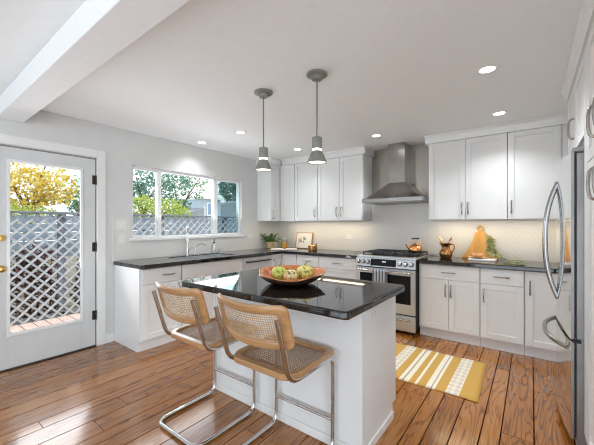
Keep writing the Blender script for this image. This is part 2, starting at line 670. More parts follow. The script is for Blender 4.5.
# ------------------------------------------------------------------ window_1
w = thing('window_1', 'wide white three-pane slider window over the kitchen sink', 'window', (XL, WY0, WZ0))
w['kind'] = 'structure'
del w['category']
xa, xb = XL - 0.10, XL - 0.035
b = B()
fw = 0.024
b.box(xa, xb, WY0, WY1, WZ0, WZ0 + fw, 0.003); b.box(xa, xb, WY0, WY1, WZ1 - fw, WZ1, 0.003)
b.box(xa, xb, WY0, WY0 + fw, WZ0 + fw, WZ1 - fw, 0.003); b.box(xa, xb, WY1 - fw, WY1, WZ0 + fw, WZ1 - fw, 0.003)
obj('window_frame', b, 'trim', w)
for ya, yb_ in ((2.12, 2.172), (3.012, 3.08)):
    obj('mullion', B().box(xa, xb + 0.004, ya, yb_, WZ0 + fw, WZ1 - fw, 0.004), 'trim', w)
b = B()   # sliding sash rails of the side panes
for ya, yb_ in ((WY0 + fw, 2.12), (3.08, WY1 - fw)):
    b.box(xa + 0.01, xb - 0.012, ya, yb_, WZ0 + fw, WZ0 + fw + 0.012, 0.002); b.box(xa + 0.01, xb - 0.012, ya, yb_, WZ1 - fw - 0.012, WZ1 - fw, 0.002)
obj('sash', b, 'trim', w)
for n_, (ya, yb_, m_) in enumerate(((WY0 + fw, 2.12, 'glass'), (2.172, 3.012, 'glass'), (3.08, WY1 - fw, 'screen'))):
    obj('pane', B().box(XL - 0.071, XL - 0.067, ya, yb_, WZ0 + fw, WZ1 - fw), m_, w)
obj('sill', B().box(XL - 0.034, XL + 0.035, WY0 - 0.035, WY1 + 0.04, WZ0 - 0.028, WZ0 + 0.002, 0.005, 2), 'trim', w)

# ------------------------------------------------------------------ door_1 (glazed patio door)
d = thing('door_1', 'white full-glass patio door with brass knob', 'door', (XL, DY0, 0))
d['kind'] = 'structure'
del d['category']
SY0, SY1, SZ = 0.585, 1.393, 2.05
GY0, GY1, GZ0, GZ1 = 0.683, 1.265, 0.315, 1.925
xa, xb = XL - 0.05, XL - 0.006
b = B()
b.box(xa, xb, SY0, GY0, 0.012, SZ, 0.002); b.box(xa, xb, GY1, SY1, 0.012, SZ, 0.002)
b.box(xa, xb, GY0, GY1, 0.012, GZ0); b.box(xa, xb, GY0, GY1, GZ1, SZ)
obj('door_slab', b, noisy('backlit_door_paint', (0.66, 0.67, 0.67), (0.68, 0.69, 0.69), 6, 0.35), d)  # white darkened: the backlit door's shade is put into the colour
b = B()
for q in ((GY0 - 0.012, GY0 + 0.012, GZ0 - 0.012, GZ1 + 0.012), (GY1 - 0.012, GY1 + 0.012, GZ0 - 0.012, GZ1 + 0.012), (GY0 + 0.012, GY1 - 0.012, GZ0 - 0.012, GZ0 + 0.012), (GY0 + 0.012, GY1 - 0.012, GZ1 - 0.012, GZ1 + 0.012)):
    b.box(xb - 0.02, xb + 0.008, *q, 0.003)
obj('glazing_bead', b, 'trim', d)
obj('pane', B().box(XL - 0.032, XL - 0.026, GY0, GY1, GZ0, GZ1), 'glass', d)
for z in (0.342, 1.089, 1.824):
    b = B().tube([(XL + 0.004, SY1 + 0.003, z - 0.05), (XL + 0.004, SY1 + 0.003, z + 0.05)], 0.008, 8)
    b.box(xb + 0.0005, xb + 0.003, SY1 - 0.03, SY1, z - 0.05, z + 0.05)
    obj('hinge', b, 'hinge', d)
b = B().tube([(xb, 0.633, 0.933), (xb + 0.006, 0.633, 0.933)], 0.032, 20)
b.tube([(xb + 0.006, 0.633, 0.933), (xb + 0.03, 0.633, 0.933), (xb + 0.04, 0.633, 0.933), (xb + 0.06, 0.633, 0.933), (xb + 0.068, 0.633, 0.933)], 0.02, 20, radii=[0.011, 0.011, 0.025, 0.028, 0.012])
obj('knob', b, 'brass', d, True)
b = B().tube([(xb, 0.633, 1.213), (xb + 0.014, 0.633, 1.213)], 0.03, 20).box(xb + 0.014, xb + 0.03, 0.628, 0.638, 1.195, 1.231, 0.003)
obj('deadbolt', b, 'brass', d, True)
b = B()
b.box(XL, XL + 0.018, DY1 + 0.006, 1.49, 0, 2.155, 0.004, 2); b.box(XL, XL + 0.018, 0.484, DY0 - 0.006, 0, 2.155, 0.004, 2)
b.box(XL, XL + 0.018, DY0 - 0.006, DY1 + 0.006, DZ + 0.006, 2.155, 0.004, 2)
obj('casing', b, 'trim', d)
b = B()
b.box(XL - 0.12, XL - 0.001, DY1 - 0.007, DY1, 0, DZ); b.box(XL - 0.12, XL - 0.001, DY0, DY0 + 0.008, 0, DZ); b.box(XL - 0.12, XL - 0.001, DY0 + 0.008, DY1 - 0.007, DZ - 0.012, DZ)
obj('jamb', b, 'groove', d)
obj('threshold', B().box(XL - 0.12, XL + 0.02, DY0 + 0.009, DY1 - 0.008, 0.0005, 0.011, 0.002), 'hinge', d)

# ------------------------------------------------------------------ backsplash tiles
b = B()
tx0, tx1 = XL + 0.0005, XL + 0.009
b.box(tx0, tx1, 1.572, WY0 - 0.036, 0.9165, 1.41)
b.box(tx0, tx1, WY0 - 0.036, WY1 + 0.041, 0.9165, WZ0 - 0.029)
b.box(tx0, tx1, WY1 + 0.041, YB - 0.0095, 0.9165, 1.393)
b.box(tx0, tx1 + 0.004, 1.566, 1.580, 0.9165, 1.424, 0.002); b.box(tx0, tx1 + 0.004, 1.580, WY0 - 0.037, 1.41, 1.424, 0.002)
o = struct('backsplash_left', b, 'tile_y')
b = B()
ty0, ty1 = YB - 0.009, YB - 0.0005
b.box(XL + 0.0005, -1.94, ty0, ty1, 0.9165, 1.393)
b.box(-1.94, -1.042, ty0, ty1, 0.93, 1.72)
b.box(-1.042, 0.2995, ty0, ty1, 0.9165, 1.393)
o = struct('backsplash_back', b, 'tile_x')

# ------------------------------------------------------------------ cabinets


class F:
    """a cabinet face: (u along the face, n outwards, z up) to world"""
    def __init__(s, kind, face):
        s.k, s.f = kind, face

    def p(s, u, n, z):
        if s.k == 'back': return (u, s.f - n, z)
        if s.k == 'left': return (s.f + n, u, z)
        return (s.f - n, u, z)

    def box(s, b, u0, u1, n0, n1, z0, z1, bev=0.0, mi=0):
        p, q = s.p(u0, n0, z0), s.p(u1, n1, z1)
        return b.box(p[0], q[0], p[1], q[1], p[2], q[2], bev, 1, mi)


def shaker(f, u0, u1, z0, z1, rail=0.058, g=0.002):
    b = B()
    u0 += g; u1 -= g; z0 += g; z1 -= g
    f.box(b, u0, u0 + rail, 0.001, 0.021, z0, z1, 0.0015); f.box(b, u1 - rail, u1, 0.001, 0.021, z0, z1, 0.0015)
    f.box(b, u0 + rail, u1 - rail, 0.001, 0.021, z0, z0 + rail, 0.0015); f.box(b, u0 + rail, u1 - rail, 0.001, 0.021, z1 - rail, z1, 0.0015)
    f.box(b, u0 + rail - 0.001, u1 - rail + 0.001, 0.001, 0.010, z0 + rail - 0.001, z1 - rail + 0.001)
    return b


def slab(f, u0, u1, z0, z1, g=0.002):
    return f.box(B(), u0 + g, u1 - g, 0.001, 0.021, z0 + g, z1 - g, 0.003)


def pull(f, u, z, vertical, L=0.138, out=0.033, parent=None):
    b = B()
    pts = []
    for t, n in ((-.5, 0.0), (-.5, 0.55), (-.40, 0.86), (-.2, 0.98), (0, 1.0), (.2, 0.98), (.40, 0.86), (.5, 0.55), (.5, 0.0)):
        du, dz = (0, t * L) if vertical else (t * L, 0)
        pts.append(f.p(u + du, 0.021 + n * out, z + dz))
    b.tube(fillet(pts, 0.006, 2), 0.0072, 8)
    return obj('handle', b, 'nickel', parent, True)


def cabinet(name, label, f, u0, u1, z0, z1, depth, fronts, toe=False, side_notch=False):
    org = f.p((u0 + u1) / 2, -depth / 2, 0 if toe else z0)
    t = thing(name, label, 'cabinet', org)
    b = B()
    zb = 0.105 if toe else z0
    f.box(b, u0 + 0.0008, u1 - 0.0008, -depth, 0, zb, z1, 0.001)
    obj('body', b, 'cab', t)
    if toe:
        b = B()
        f.box(b, u0 + 0.0008, u1 - 0.0008, -depth, -0.03, 0.0005, zb - 0.0005)
        obj('toe_kick', b, 'cab', t)
    for q in fronts:
        kind, a0, a1, c0, c1 = q[:5]
        h = q[5] if len(q) > 5 else None
        if kind == 'door':
            o = obj('door', shaker(f, a0, a1, c0, c1), 'cab', t)
        elif kind == 'drawer':
            o = obj('drawer', shaker(f, a0, a1, c0, c1, 0.038) if (c1 - c0) > 0.2 else slab(f, a0, a1, c0, c1), 'cab', t)
        else:
            o = obj('filler_panel', slab(f, a0, a1, c0, c1), 'cab', t)
        if h:
            pull(f, h[0], h[1], h[2], parent=o, L=h[3] if len(h) > 3 else 0.138)
    return t


FL, FB, FU, FUL, FR = F('left', -3.25), F('back', 3.89), F('back', 4.16), F('left', -3.52), F('right', 0.267)
ZT = 0.872
DT = 0.70      # door top / drawer bottom
# left run
t = cabinet('base_cabinet', 'white base cabinet at the left end of the sink counter, nearest the patio door', FL, 1.60, 2.066, 0, ZT, 0.572,
            [('drawer', 1.607, 2.062, DT, 0.865, (1.90, 0.785, False)), ('door', 1.607, 2.062, 0.12, DT, (2.02, 0.60, True))], True)
# end panel with the toe notch
b = B().prism([(-3.823, 0.0005), (-3.285, 0.0005), (-3.285, 0.105), (-3.25, 0.105), (-3.25, ZT), (-3.823, ZT)], 'y', 1.585, 1.5995)
obj('end_panel', b, 'cab', t)
cabinet('sink_cabinet', 'white sink base cabinet with false drawer front under the window', FL, 2.0665, 3.02, 0, ZT - 0.2, 0.572,
        [('panel', 2.071, 3.016, DT, 0.865), ('door', 2.071, 2.543, 0.12, DT, (2.50, 0.60, True)), ('door', 2.543, 3.016, 0.12, DT, (2.59, 0.60, True))], True)
t = thing('corner_cabinet', 'white corner base cabinet where the sink counter meets the back counter', 'cabinet', (-3.5, 4.15, 0))
b = B()
b.prism([(-3.823, 3.626), (-3.25, 3.626), (-3.25, 3.89), (-2.941, 3.89), (-2.941, 4.462), (-3.823, 4.462)], 'z', 0.105, ZT)
obj('body', b, 'cab', t)
b = B()
b.prism([(-3.823, 3.626), (-3.28, 3.626), (-3.28, 3.92), (-2.941, 3.92), (-2.941, 4.462), (-3.823, 4.462)], 'z', 0.0005, 0.1045)
obj('toe_kick', b, 'cab', t)
o = obj('door', shaker(FL, 3.63, 3.867, 0.12, 0.865, 0.05), 'cab', t)
pull(FL, 3.66, 0.72, True, parent=o)
obj('door', shaker(FB, -3.228, -2.945, 0.12, 0.865, 0.05), 'cab', t)
# back run left of range
cabinet('drawer_cabinet', 'white narrow drawer cabinet right of the inside corner of the counter', FB, -2.94, -2.52, 0, ZT, 0.572,
        [('drawer', -2.936, -2.524, DT, 0.865, (-2.73, 0.785, False)), ('drawer', -2.936, -2.524, 0.41, DT, (-2.73, 0.58, False)), ('drawer', -2.936, -2.524, 0.12, 0.41, (-2.73, 0.29, False))], True)
cabinet('drawer_cabinet', 'white wide drawer cabinet directly left of the range', FB, -2.519, -1.90, 0, ZT, 0.572,
        [('drawer', -2.515, -1.904, DT, 0.865, (-2.21, 0.785, False)), ('drawer', -2.515, -1.904, 0.41, DT, (-2.21, 0.58, False)), ('drawer', -2.515, -1.904, 0.12, 0.41, (-2.21, 0.29, False))], True)
# right run
cabinet('base_cabinet', 'white two-door base cabinet directly right of the range, under the copper pitcher', FB, -1.085, -0.445, 0, ZT, 0.572,
        [('drawer', -1.065, -0.449, DT, 0.865, (-0.757, 0.785, False)), ('door', -1.065, -0.757, 0.12, DT, (-0.785, 0.575, True)), ('door', -0.757, -0.449, 0.12, DT, (-0.729, 0.575, True))], True)
cabinet('base_cabinet', 'white base cabinet with one drawer over a single door, middle of the right run', FB, -0.444, -0.055, 0, ZT, 0.572,
        [('drawer', -0.44, -0.059, DT, 0.865, (-0.25, 0.785, False)), ('door', -0.44, -0.059, 0.12, DT, (-0.407, 0.575, True))], True)
cabinet('base_cabinet', 'white base cabinet with one full-height door beside the refrigerator', FB, -0.054, 0.298, 0, ZT, 0.572,
        [('door', -0.045, 0.294, 0.12, 0.865, (-0.01, 0.70, True))], True)
# uppers
UZ0, UZ1 = 1.395, 2.352


def upper(label, f, u0, u1, fronts, strip=True, depth=0.30):
    t = cabinet('upper_cabinet', label, f, u0, u1, UZ0, UZ1, depth, fronts)
    return t


def strip_light(t, f, u0, u1, n):
    """an under-cabinet lamp bar below a wall cabinet"""
    b = B()
    f.box(b, u0, u1, n - 0.03, n, UZ0 - 0.012, UZ0 - 0.0005, 0.002)
    obj('lamp_bar', b, 'plate', t)
    p = f.p((u0 + u1) / 2, n - 0.015, UZ0 - 0.014)
    rz = 0 if f.k == 'back' else PI / 2
    light('under_cabinet_lamp', 'AREA', p, STRIP_POWER * (u1 - u0), (1.0, 0.80, 0.52), (0, 0, rz), t, shape='RECTANGLE', size=u1 - u0, size_y=0.07)


t = upper('white wall cabinet on the window wall, ending beside the window', FUL, 3.90, 4.14, [('door', 3.904, 4.136, UZ0, UZ1, (3.935, 1.50, True))])
t = upper('white narrow wall cabinet in the corner, left end of the back wall', FU, -3.497, -3.185, [('door', -3.497, -3.187, UZ0, UZ1)])
strip_light(t, FU, -3.45, -3.2, -0.08)
t = upper('white single-door wall cabinet above the framed print', FU, -3.184, -2.722, [('door', -3.182, -2.724, UZ0, UZ1, (-2.765, 1.53, True))])
strip_light(t, FU, -3.15, -2.75, -0.08)
t = upper('white two-door wall cabinet directly left of the range hood', FU, -2.721, -1.94, [('door', -2.719, -2.325, UZ0, UZ1, (-2.365, 1.53, True)), ('door', -2.325, -1.942, UZ0, UZ1, (-2.285, 1.53, True))])
strip_light(t, FU, -2.68, -1.98, -0.08)
t = upper('white two-door wall cabinet directly right of the range hood', FU, -1.042, -0.211, [('door', -1.04, -0.625, UZ0, UZ1, (-0.66, 1.53, True)), ('door', -0.625, -0.213, UZ0, UZ1, (-0.595, 1.53, True))])
strip_light(t, FU, -1.0, -0.25, -0.08)
t = upper('white single-door wall cabinet at the right end, above the golden cutting board', FU, -0.21, 0.262, [('door', -0.208, 0.243, UZ0, UZ1, (-0.175, 1.53, True)), ('panel', 0.252, 0.2985, UZ0, UZ1)])
strip_light(t, FU, -0.17, 0.22, -0.08)

# crown moulding


def crown_profile(zt, zb, out):
    return [(0, zb), (0.012, zb), (0.016, zb + 0.02), (out * 0.6, zt - 0.03), (out, zt - 0.014), (out, zt), (0, zt)]


CZ0, CZ1 = UZ1 + 0.001, HC - 0.0005
b = B()
pr_ = crown_profile(CZ1, CZ0, 0.042)
b.prism([(4.139 - n, z) for n, z in pr_] + [(4.45, CZ1), (4.45, CZ0)], 'x', -3.44, -1.90)
b.prism([(-3.499 + n, z) for n, z in pr_] + [(-3.82, CZ1), (-3.82, CZ0)], 'y', 3.86, 4.45)
struct('trim_1', b, 'cab')
b = B()
b.prism([(4.139 - n, z) for n, z in pr_] + [(4.45, CZ1), (4.45, CZ0)], 'x', -1.08, 0.298)
struct('trim_2', b, 'cab')
b = B()
b.prism([(0.246 - n, z) for n, z in pr_] + [(0.86, CZ1), (0.86, CZ0)], 'y', 1.21, 3.45)
struct('trim_3', b, 'cab')

# tall pantry and over-fridge cabinet on the right wall
cabinet('pantry_cabinet', 'tall white pantry cabinet at the right edge, beside the refrigerator', FR, 1.21, 2.445, 0, UZ1, 0.60,
        [('door', 1.90, 2.32, 1.675, UZ1 - 0.004, (1.985, 1.818, True, 0.145)), ('door', 1.90, 2.32, 0.12, 1.67, (1.985, 1.526, True, 0.145)),
         ('door', 1.475, 1.895, 1.675, UZ1 - 0.004, (1.81, 1.818, True, 0.145)), ('door', 1.475, 1.895, 0.12, 1.67, (1.81, 1.526, True, 0.145)),
         ('panel', 2.325, 2.441, 0.12, UZ1 - 0.004)], True)
cabinet('upper_cabinet', 'white deep wall cabinet over the refrigerator', FR, 2.447, 3.455, 1.853, UZ1, 0.60,
        [('door', 2.452, 2.93, 1.857, UZ1 - 0.004), ('door', 2.93, 3.45, 1.857, UZ1 - 0.004, (2.965, 2.02, True, 0.14))])

# ------------------------------------------------------------------ countertops


def plan_solid(xs, ys, inside, z0, z1, bev=0.007):
    b = B()
    V = {}

    def vv(i, j, k):
        key = (i, j, k)
        if key not in V:
            V[key] = b.bm.verts.new((xs[i], ys[j], (z0, z1)[k]))
        return V[key]
    cells = {(i, j) for i in range(len(xs) - 1) for j in range(len(ys) - 1) if inside((xs[i] + xs[i + 1]) / 2, (ys[j] + ys[j + 1]) / 2)}
    for i, j in cells:
        for k in (0, 1):
            b.bm.faces.new([vv(i, j, k), vv(i + 1, j, k), vv(i + 1, j + 1, k), vv(i, j + 1, k)])
        for (di, dj, a, c) in ((-1, 0, (0, 0), (0, 1)), (1, 0, (1, 0), (1, 1)), (0, -1, (0, 0), (1, 0)), (0, 1, (0, 1), (1, 1))):
            if (i + di, j + dj) not in cells:
                b.bm.faces.new([vv(i + a[0], j + a[1], 0), vv(i + c[0], j + c[1], 0), vv(i + c[0], j + c[1], 1), vv(i + a[0], j + a[1], 1)])
    bmesh.ops.recalc_face_normals(b.bm, faces=b.bm.faces)
    es = [e for e in b.bm.edges if len(e.link_faces) == 2 and abs(e.link_faces[0].normal.dot(e.link_faces[1].normal)) < 0.1]
    bmesh.ops.bevel(b.bm, geom=es, offset=bev, segments=2, affect='EDGES', profile=0.5)
    return b


CT0, CT1 = 0.8725, 0.915
XF, YF = -3.185, 3.83
SX0, SX1, SY0_, SY1_, SYM = -3.70, -3.30, 2.14, 2.95, 2.545
xs = [XL + 0.002, SX0, SX1, XF, -1.885]
ys = [1.575, SY0_, SYM - 0.012, SYM + 0.012, SY1_, YF, YB - 0.002]


def ins(x, y):
    if SX0 < x < SX1 and SY0_ < y < SY1_ and not (SYM - 0.012 < y < SYM + 0.012 and False):
        return False
    return x < XF or y > YF


o = obj('countertop', plan_solid(xs, ys, ins, CT0, CT1), 'granite')
tag(o, 'black granite L-shaped worktop running from the sink to the range', 'countertop')
o = obj('countertop', plan_solid([-1.085, 0.298], [YF, YB - 0.002], lambda x, y: True, CT0, CT1), 'granite')
tag(o, 'black granite worktop right of the range under the pitcher and boards', 'countertop')

# sink
t = thing('kitchen_sink', 'double-bowl undermount stainless sink below the window', 'sink', (-3.5, 2.545, 0.69))
for ya, yb_ in ((SY0_ + 0.001, SYM - 0.001), (SYM + 0.001, SY1_ - 0.001)):
    b = B()
    xa, xb, zz = SX0 + 0.001, SX1 - 0.001, 0.70
    b.box(xa, xb, ya, yb_, zz - 0.006, zz)
    b.box(xa, xa + 0.006, ya, yb_, zz, 0.905); b.box(xb - 0.006, xb, ya, yb_, zz, 0.905)
    b.box(xa + 0.006, xb - 0.006, ya, ya + 0.010, zz, 0.905); b.box(xa + 0.006, xb - 0.006, yb_ - 0.010, yb_, zz, 0.905)
    o = obj('basin', b, 'steel', t)
    obj('drain', B().lathe([(0.04, 0), (0.04, 0.003), (0.02, 0.001)], ((xa + xb) / 2, (ya + yb_) / 2, zz), 16), 'chrome', o)

# ------------------------------------------------------------------ faucet, side spout, soap
Z = CT1
t = thing('kitchen_faucet', 'tall chrome pull-down faucet behind the sink', 'faucet', (-3.76, 2.49, Z))
c = (-3.76, 2.49)
b = B().lathe([(0.028, 0.0005), (0.028, 0.012), (0.018, 0.02), (0.016, 0.10)], (c[0], c[1], Z), 20)
b.tube(fillet([(c[0], c[1], Z + 0.09), (c[0], c[1], Z + 0.385), (c[0] + 0.09, c[1] - 0.06, Z + 0.385), (c[0] + 0.115, c[1] - 0.077, Z + 0.30)], 0.07, 8), 0.012, 12)
obj('spout', b, 'chrome', t, True)
b = B().tube([(c[0] + 0.112, c[1] - 0.075, Z + 0.31), (c[0] + 0.128, c[1] - 0.085, Z + 0.22), (c[0] + 0.132, c[1] - 0.087, Z + 0.19)], 0.015, 12, radii=[0.013, 0.017, 0.019])
obj('spray_head', b, 'white', t, True)
b = B().tube([(c[0], c[1] + 0.014, Z + 0.07), (c[0] + 0.02, c[1] + 0.06, Z + 0.11)], 0.007, 8)
obj('lever', b, 'chrome', t, True)
t = thing('water_tap', 'small slim curved chrome filter tap just right of the tall faucet', 'faucet', (-3.75, 2.60, Z))
b = B().lathe([(0.016, 0.0005), (0.016, 0.01), (0.008, 0.015)], (-3.75, 2.60, Z), 16)
b.tube(fillet([(-3.75, 2.60, Z + 0.01), (-3.75, 2.62, Z + 0.13), (-3.70, 2.68, Z + 0.155), (-3.65, 2.70, Z + 0.13)], 0.05, 6), 0.008, 10)
obj('spout', b, 'chrome', t, True)
t = thing('soap_dispenser', 'chrome and clear soap bottle with pump on the counter behind the sink', 'soap dispenser', (-3.74, 2.92, Z))
obj('bottle', B().lathe([(0.03, 0.0005), (0.032, 0.01), (0.032, 0.11), (0.016, 0.135), (0.014, 0.145)], (-3.74, 2.92, Z), 20), 'steel', t, True)
b = B().lathe([(0.016, 0.1455), (0.016, 0.165), (0.006, 0.17), (0.006, 0.2)], (-3.74, 2.92, Z), 14).tube([(-3.74, 2.92, Z + 0.198), (-3.69, 2.90, Z + 0.195)], 0.006, 8)
obj('pump', b, 'hinge', t, True)
o = obj('air_gap', B().lathe([(0.02, 0.0005), (0.02, 0.03), (0.024, 0.034), (0.022, 0.052), (0.008, 0.055)], (-3.74, 3.03, Z), 16), 'chrome', None, True)
recenter(o, (-3.74, 3.03, Z))
tag(o, 'short round chrome air gap cap right of the soap bottle', 'cap')

# ------------------------------------------------------------------ dishwasher
t = thing('dishwasher', 'stainless steel dishwasher under the counter near the corner', 'dishwasher', (-3.5, 3.325, 0))
obj('body', FL.box(B(), 3.024, 3.622, -0.565, 0.0, 0.02, 0.868), 'fridge_side', t)
o = obj('door', FL.box(B(), 3.027, 3.619, 0.001, 0.026, 0.115, 0.862, 0.004), noisy('pale_brushed_steel', (0.62, 0.63, 0.64), (0.68, 0.69, 0.70), 12, 0.4, 0.45, (1, 30, 1)), t)
b = B()
pts = [FL.p(u, n, 0.80) for u, n in ((3.075, 0.026), (3.08, 0.058), (3.32, 0.066), (3.565, 0.058), (3.57, 0.026))]
b.tube(fillet(pts, 0.02, 4), 0.011, 10)
obj('handle', b, 'blackmatte', o, True)
obj('toe_kick', FL.box(B(), 3.024, 3.622, -0.05, -0.04, 0.001, 0.019), 'blackmatte', t)

# ------------------------------------------------------------------ range
RX0, RX1, RY = -1.862, -1.095, 3.79
FRg = F('back', 3.80)
t = thing('gas_range', 'stainless steel slide-in gas range with black oven glass', 'range', (-1.485, 4.1, 0))
obj('body', B().box(RX0 + 0.006, RX1 - 0.004, 3.805, 4.455, 0.07, 0.905), 'blackmatte', t)
obj('cooktop', B().box(RX0, RX1, 3.80, 4.455, 0.9055, 0.928, 0.006, 2), 'steel', t, True)
b = B().box(RX0 + 0.03, RX1 - 0.03, 3.90, 4.44, 0.9282, 0.934, 0.002)
obj('burner_tray', b, 'black', t)
for gx0, gx1 in ((RX0 + 0.03, RX0 + 0.27), (RX0 + 0.275, RX1 - 0.275), (RX1 - 0.27, RX1 - 0.03)):
    b = B()
    z0, z1 = 0.9345, 0.972
    for x in (gx0 + 0.006, gx1 - 0.006):
        b.box(x - 0.006, x + 0.006, 3.905, 4.435, z1 - 0.014, z1, 0.003)
    for y in (3.911, 4.04, 4.17, 4.30, 4.429):
        b.box(gx0, gx1, y - 0.006, y + 0.006, z1 - 0.013, z1 + 0.001, 0.003)
    b.box((gx0 + gx1) / 2 - 0.006, (gx0 + gx1) / 2 + 0.006, 3.905, 4.435, z1 - 0.014, z1 + 0.002, 0.003)
    for x in (gx0 + 0.008, gx1 - 0.008):
        for y in (3.915, 4.425):
            b.box(x - 0.007, x + 0.007, y - 0.007, y + 0.007, z0, z1 - 0.01)
    obj('grate', b, 'blackmatte', t)
for bx, by in ((RX0 + 0.15, 4.04), (RX0 + 0.15, 4.30), (RX1 - 0.15, 4.04), (RX1 - 0.15, 4.30), (-1.485, 4.17)):
    obj('burner', B().lathe([(0.045, 0), (0.045, 0.008), (0.03, 0.009), (0.03, 0.016), (0.005, 0.017)], (bx, by, 0.9342), 16), 'blackmatte', t, True)
# tilted control panel
b = B().prism([(3.80, 0.905), (3.775, 0.905), (3.752, 0.80), (3.80, 0.80)], 'x', RX0, RX1)
o_panel = obj('control_panel', b, 'steel', t)


def onpanel(x, s, n):
    """point on the sloped panel: s 0 bottom .. 1 top, n outwards"""
    return (x, 3.752 + 0.023 * s - n * 0.977, 0.80 + 0.105 * s + n * 0.214 * -1 + n * 0.428)


b = B()
xa, xb = -1.655, -1.325
P = [onpanel(x, s, n) for n in (0.0, 0.003) for x, s in ((xa, 0.12), (xb, 0.12), (xb, 0.92), (xa, 0.92))]
v = [b.bm.verts.new(p) for p in P]
for q in ((0, 1, 2, 3), (4, 5, 6, 7), (0, 1, 5, 4), (1, 2, 6, 5), (2, 3, 7, 6), (3, 0, 4, 7)):
    b.bm.faces.new([v[k] for k in q])
obj('display', b, 'darkglass', o_panel)
# lit clock digits on the display
b = B()
for kx in (-1.50, -1.488, -1.473, -1.461):
    p0, p1, p2, p3 = [onpanel(kx + dx, s, 0.0035) for dx, s in ((0, 0.56), (0.007, 0.56), (0.007, 0.70), (0, 0.70))]
    b.quad(p0, p1, p2, p3)
obj('clock', b, emit('display_glow', (0.6, 0.8, 1.0), 0.5), o_panel)
for kx in (-1.825, -1.755, -1.69, -1.28, -1.21, -1.14):
    b = B()
    b.tube([onpanel(kx, 0.52, 0.0), onpanel(kx, 0.52, 0.006)], 0.029, 18)
    b.tube([onpanel(kx, 0.52, 0.006), onpanel(kx, 0.52, 0.03), onpanel(kx, 0.52, 0.034)], 0.022, 18, 1, radii=[0.023, 0.021, 0.017])
    obj('knob', b, ['blackmatte', 'chrome'], o_panel, True)
b = B()
FRg.box(b, RX0 + 0.004, RX1 - 0.004, 0.001, 0.03, 0.245, 0.785, 0.004)
o_door = obj('oven_door', b, 'steel', t)
obj('oven_window', FRg.box(B(), RX0 + 0.055, RX1 - 0.055, 0.0305, 0.033, 0.37, 0.715, 0.001), 'darkglass', o_door)
b = B()
zz = 0.752
b.tube(fillet([FRg.p(RX0 + 0.035, 0.03, zz), FRg.p(RX0 + 0.035, 0.078, zz), FRg.p(RX1 - 0.035, 0.078, zz), FRg.p(RX1 - 0.035, 0.03, zz)], 0.012, 4), 0.0125, 12)
obj('handle', b, 'chrome', o_door, True)
b = B()
FRg.box(b, RX0 + 0.004, RX1 - 0.004, 0.001, 0.03, 0.045, 0.228, 0.004)
o_dr = obj('drawer', b, 'steel', t)
b = B()
b.tube(fillet([FRg.p(RX0 + 0.06, 0.03, 0.188), FRg.p(RX0 + 0.06, 0.068, 0.188), FRg.p(RX1 - 0.06, 0.068, 0.188), FRg.p(RX1 - 0.06, 0.03, 0.188)], 0.012, 4), 0.011, 12)
obj('handle', b, 'chrome', o_dr, True)
for x in (RX0 + 0.05, RX1 - 0.05):
    obj('foot', B().lathe([(0.018, 0.0005), (0.018, 0.01), (0.012, 0.012), (0.012, 0.0695)], (x, 3.85, 0), 12), 'blackmatte', t, True)
    obj('foot', B().lathe([(0.018, 0.0005), (0.018, 0.01), (0.012, 0.012), (0.012, 0.0695)], (x, 4.40, 0), 12), 'blackmatte', t, True)

# dish towel over the oven handle
M['towel'] = mat('woven_towel', (0.45, 0.47, 0.50), 0.9)
k = NT(M['towel'])
wv = k.n('TexWave'); wv.inputs['Scale'].default_value = 8; wv.inputs['Distortion'].default_value = 1.2
k.l(k.coord(), wv.inputs['Vector'])
k.l(k.ramp(wv.outputs['Fac'], [(0.35, (0.10, 0.12, 0.15)), (0.6, (0.52, 0.54, 0.57))]), k.b.inputs['Base Color'])
b = B()
cols = 14
prof = []
yc, zc, rr = 3.80 - 0.078, 0.752, 0.0165
for z in (0.50, 0.56, 0.62, 0.68, 0.73):
    prof.append((yc - rr, z))
for a in range(180, -1, -30):
    prof.append((yc + rr * math.cos(math.radians(a)), zc + rr * math.sin(math.radians(a))))
for z in (0.73, 0.68, 0.62, 0.57):
    prof.append((yc + rr, z))
grid = []
for i in range(cols + 1):
    u = -1.605 + 0.18 * i / cols
    grid.append([(u, y - (0.005 * math.sin(i * 1.35) * min(1, abs(0.75 - z) * 8) if j < 6 else 0), z) for j, (y, z) in enumerate(prof)])
vs = [[b.bm.verts.new(p) for p in r] for r in grid]
for i in range(cols):
    for j in range(len(prof) - 1):
        b.bm.faces.new((vs[i][j], vs[i + 1][j], vs[i + 1][j + 1], vs[i][j + 1])).smooth = True
o = obj('dish_towel', b, 'towel', None)
sm = o.modifiers.new('solid', 'SOLIDIFY'); sm.thickness = 0.003; sm.offset = 0
recenter(o, (-1.515, 3.72, 0.5))
tag(o, 'grey striped dish towel hung over the oven door handle', 'towel')

# ------------------------------------------------------------------ range hood and steel wall panel
o = obj('wall_panel', B().box(-1.938, -1.044, 4.455, 4.4715, 1.721, HC - 0.001), 'steel_sheet')
o['kind'] = 'structure'
hx = -1.475
t = thing('range_hood', 'stainless steel pyramid chimney hood above the range', 'range hood', (hx, 4.22, 1.63))
h0, h1 = hx - 0.40, hx + 0.40
b = B()
b.box(h0, h1, 3.965, 4.4535, 1.632, 1.685, 0.003)
o_c = obj('canopy_band', b, 'steel_h', t)
b = B()
lo = [(h0 + 0.003, 3.968, 1.6855), (h1 - 0.003, 3.968, 1.6855), (h1 - 0.003, 4.4535, 1.6855), (h0 + 0.003, 4.4535, 1.6855)]
hi = [(hx - 0.12, 4.205, 1.905), (hx + 0.12, 4.205, 1.905), (hx + 0.12, 4.4535, 1.905), (hx - 0.12, 4.4535, 1.905)]


def lerp(a, c, t, bow):
    z = a[2] + (c[2] - a[2]) * t
    s = t ** (1 / bow)
    return (a[0] + (c[0] - a[0]) * s, a[1] + (c[1] - a[1]) * s, z)


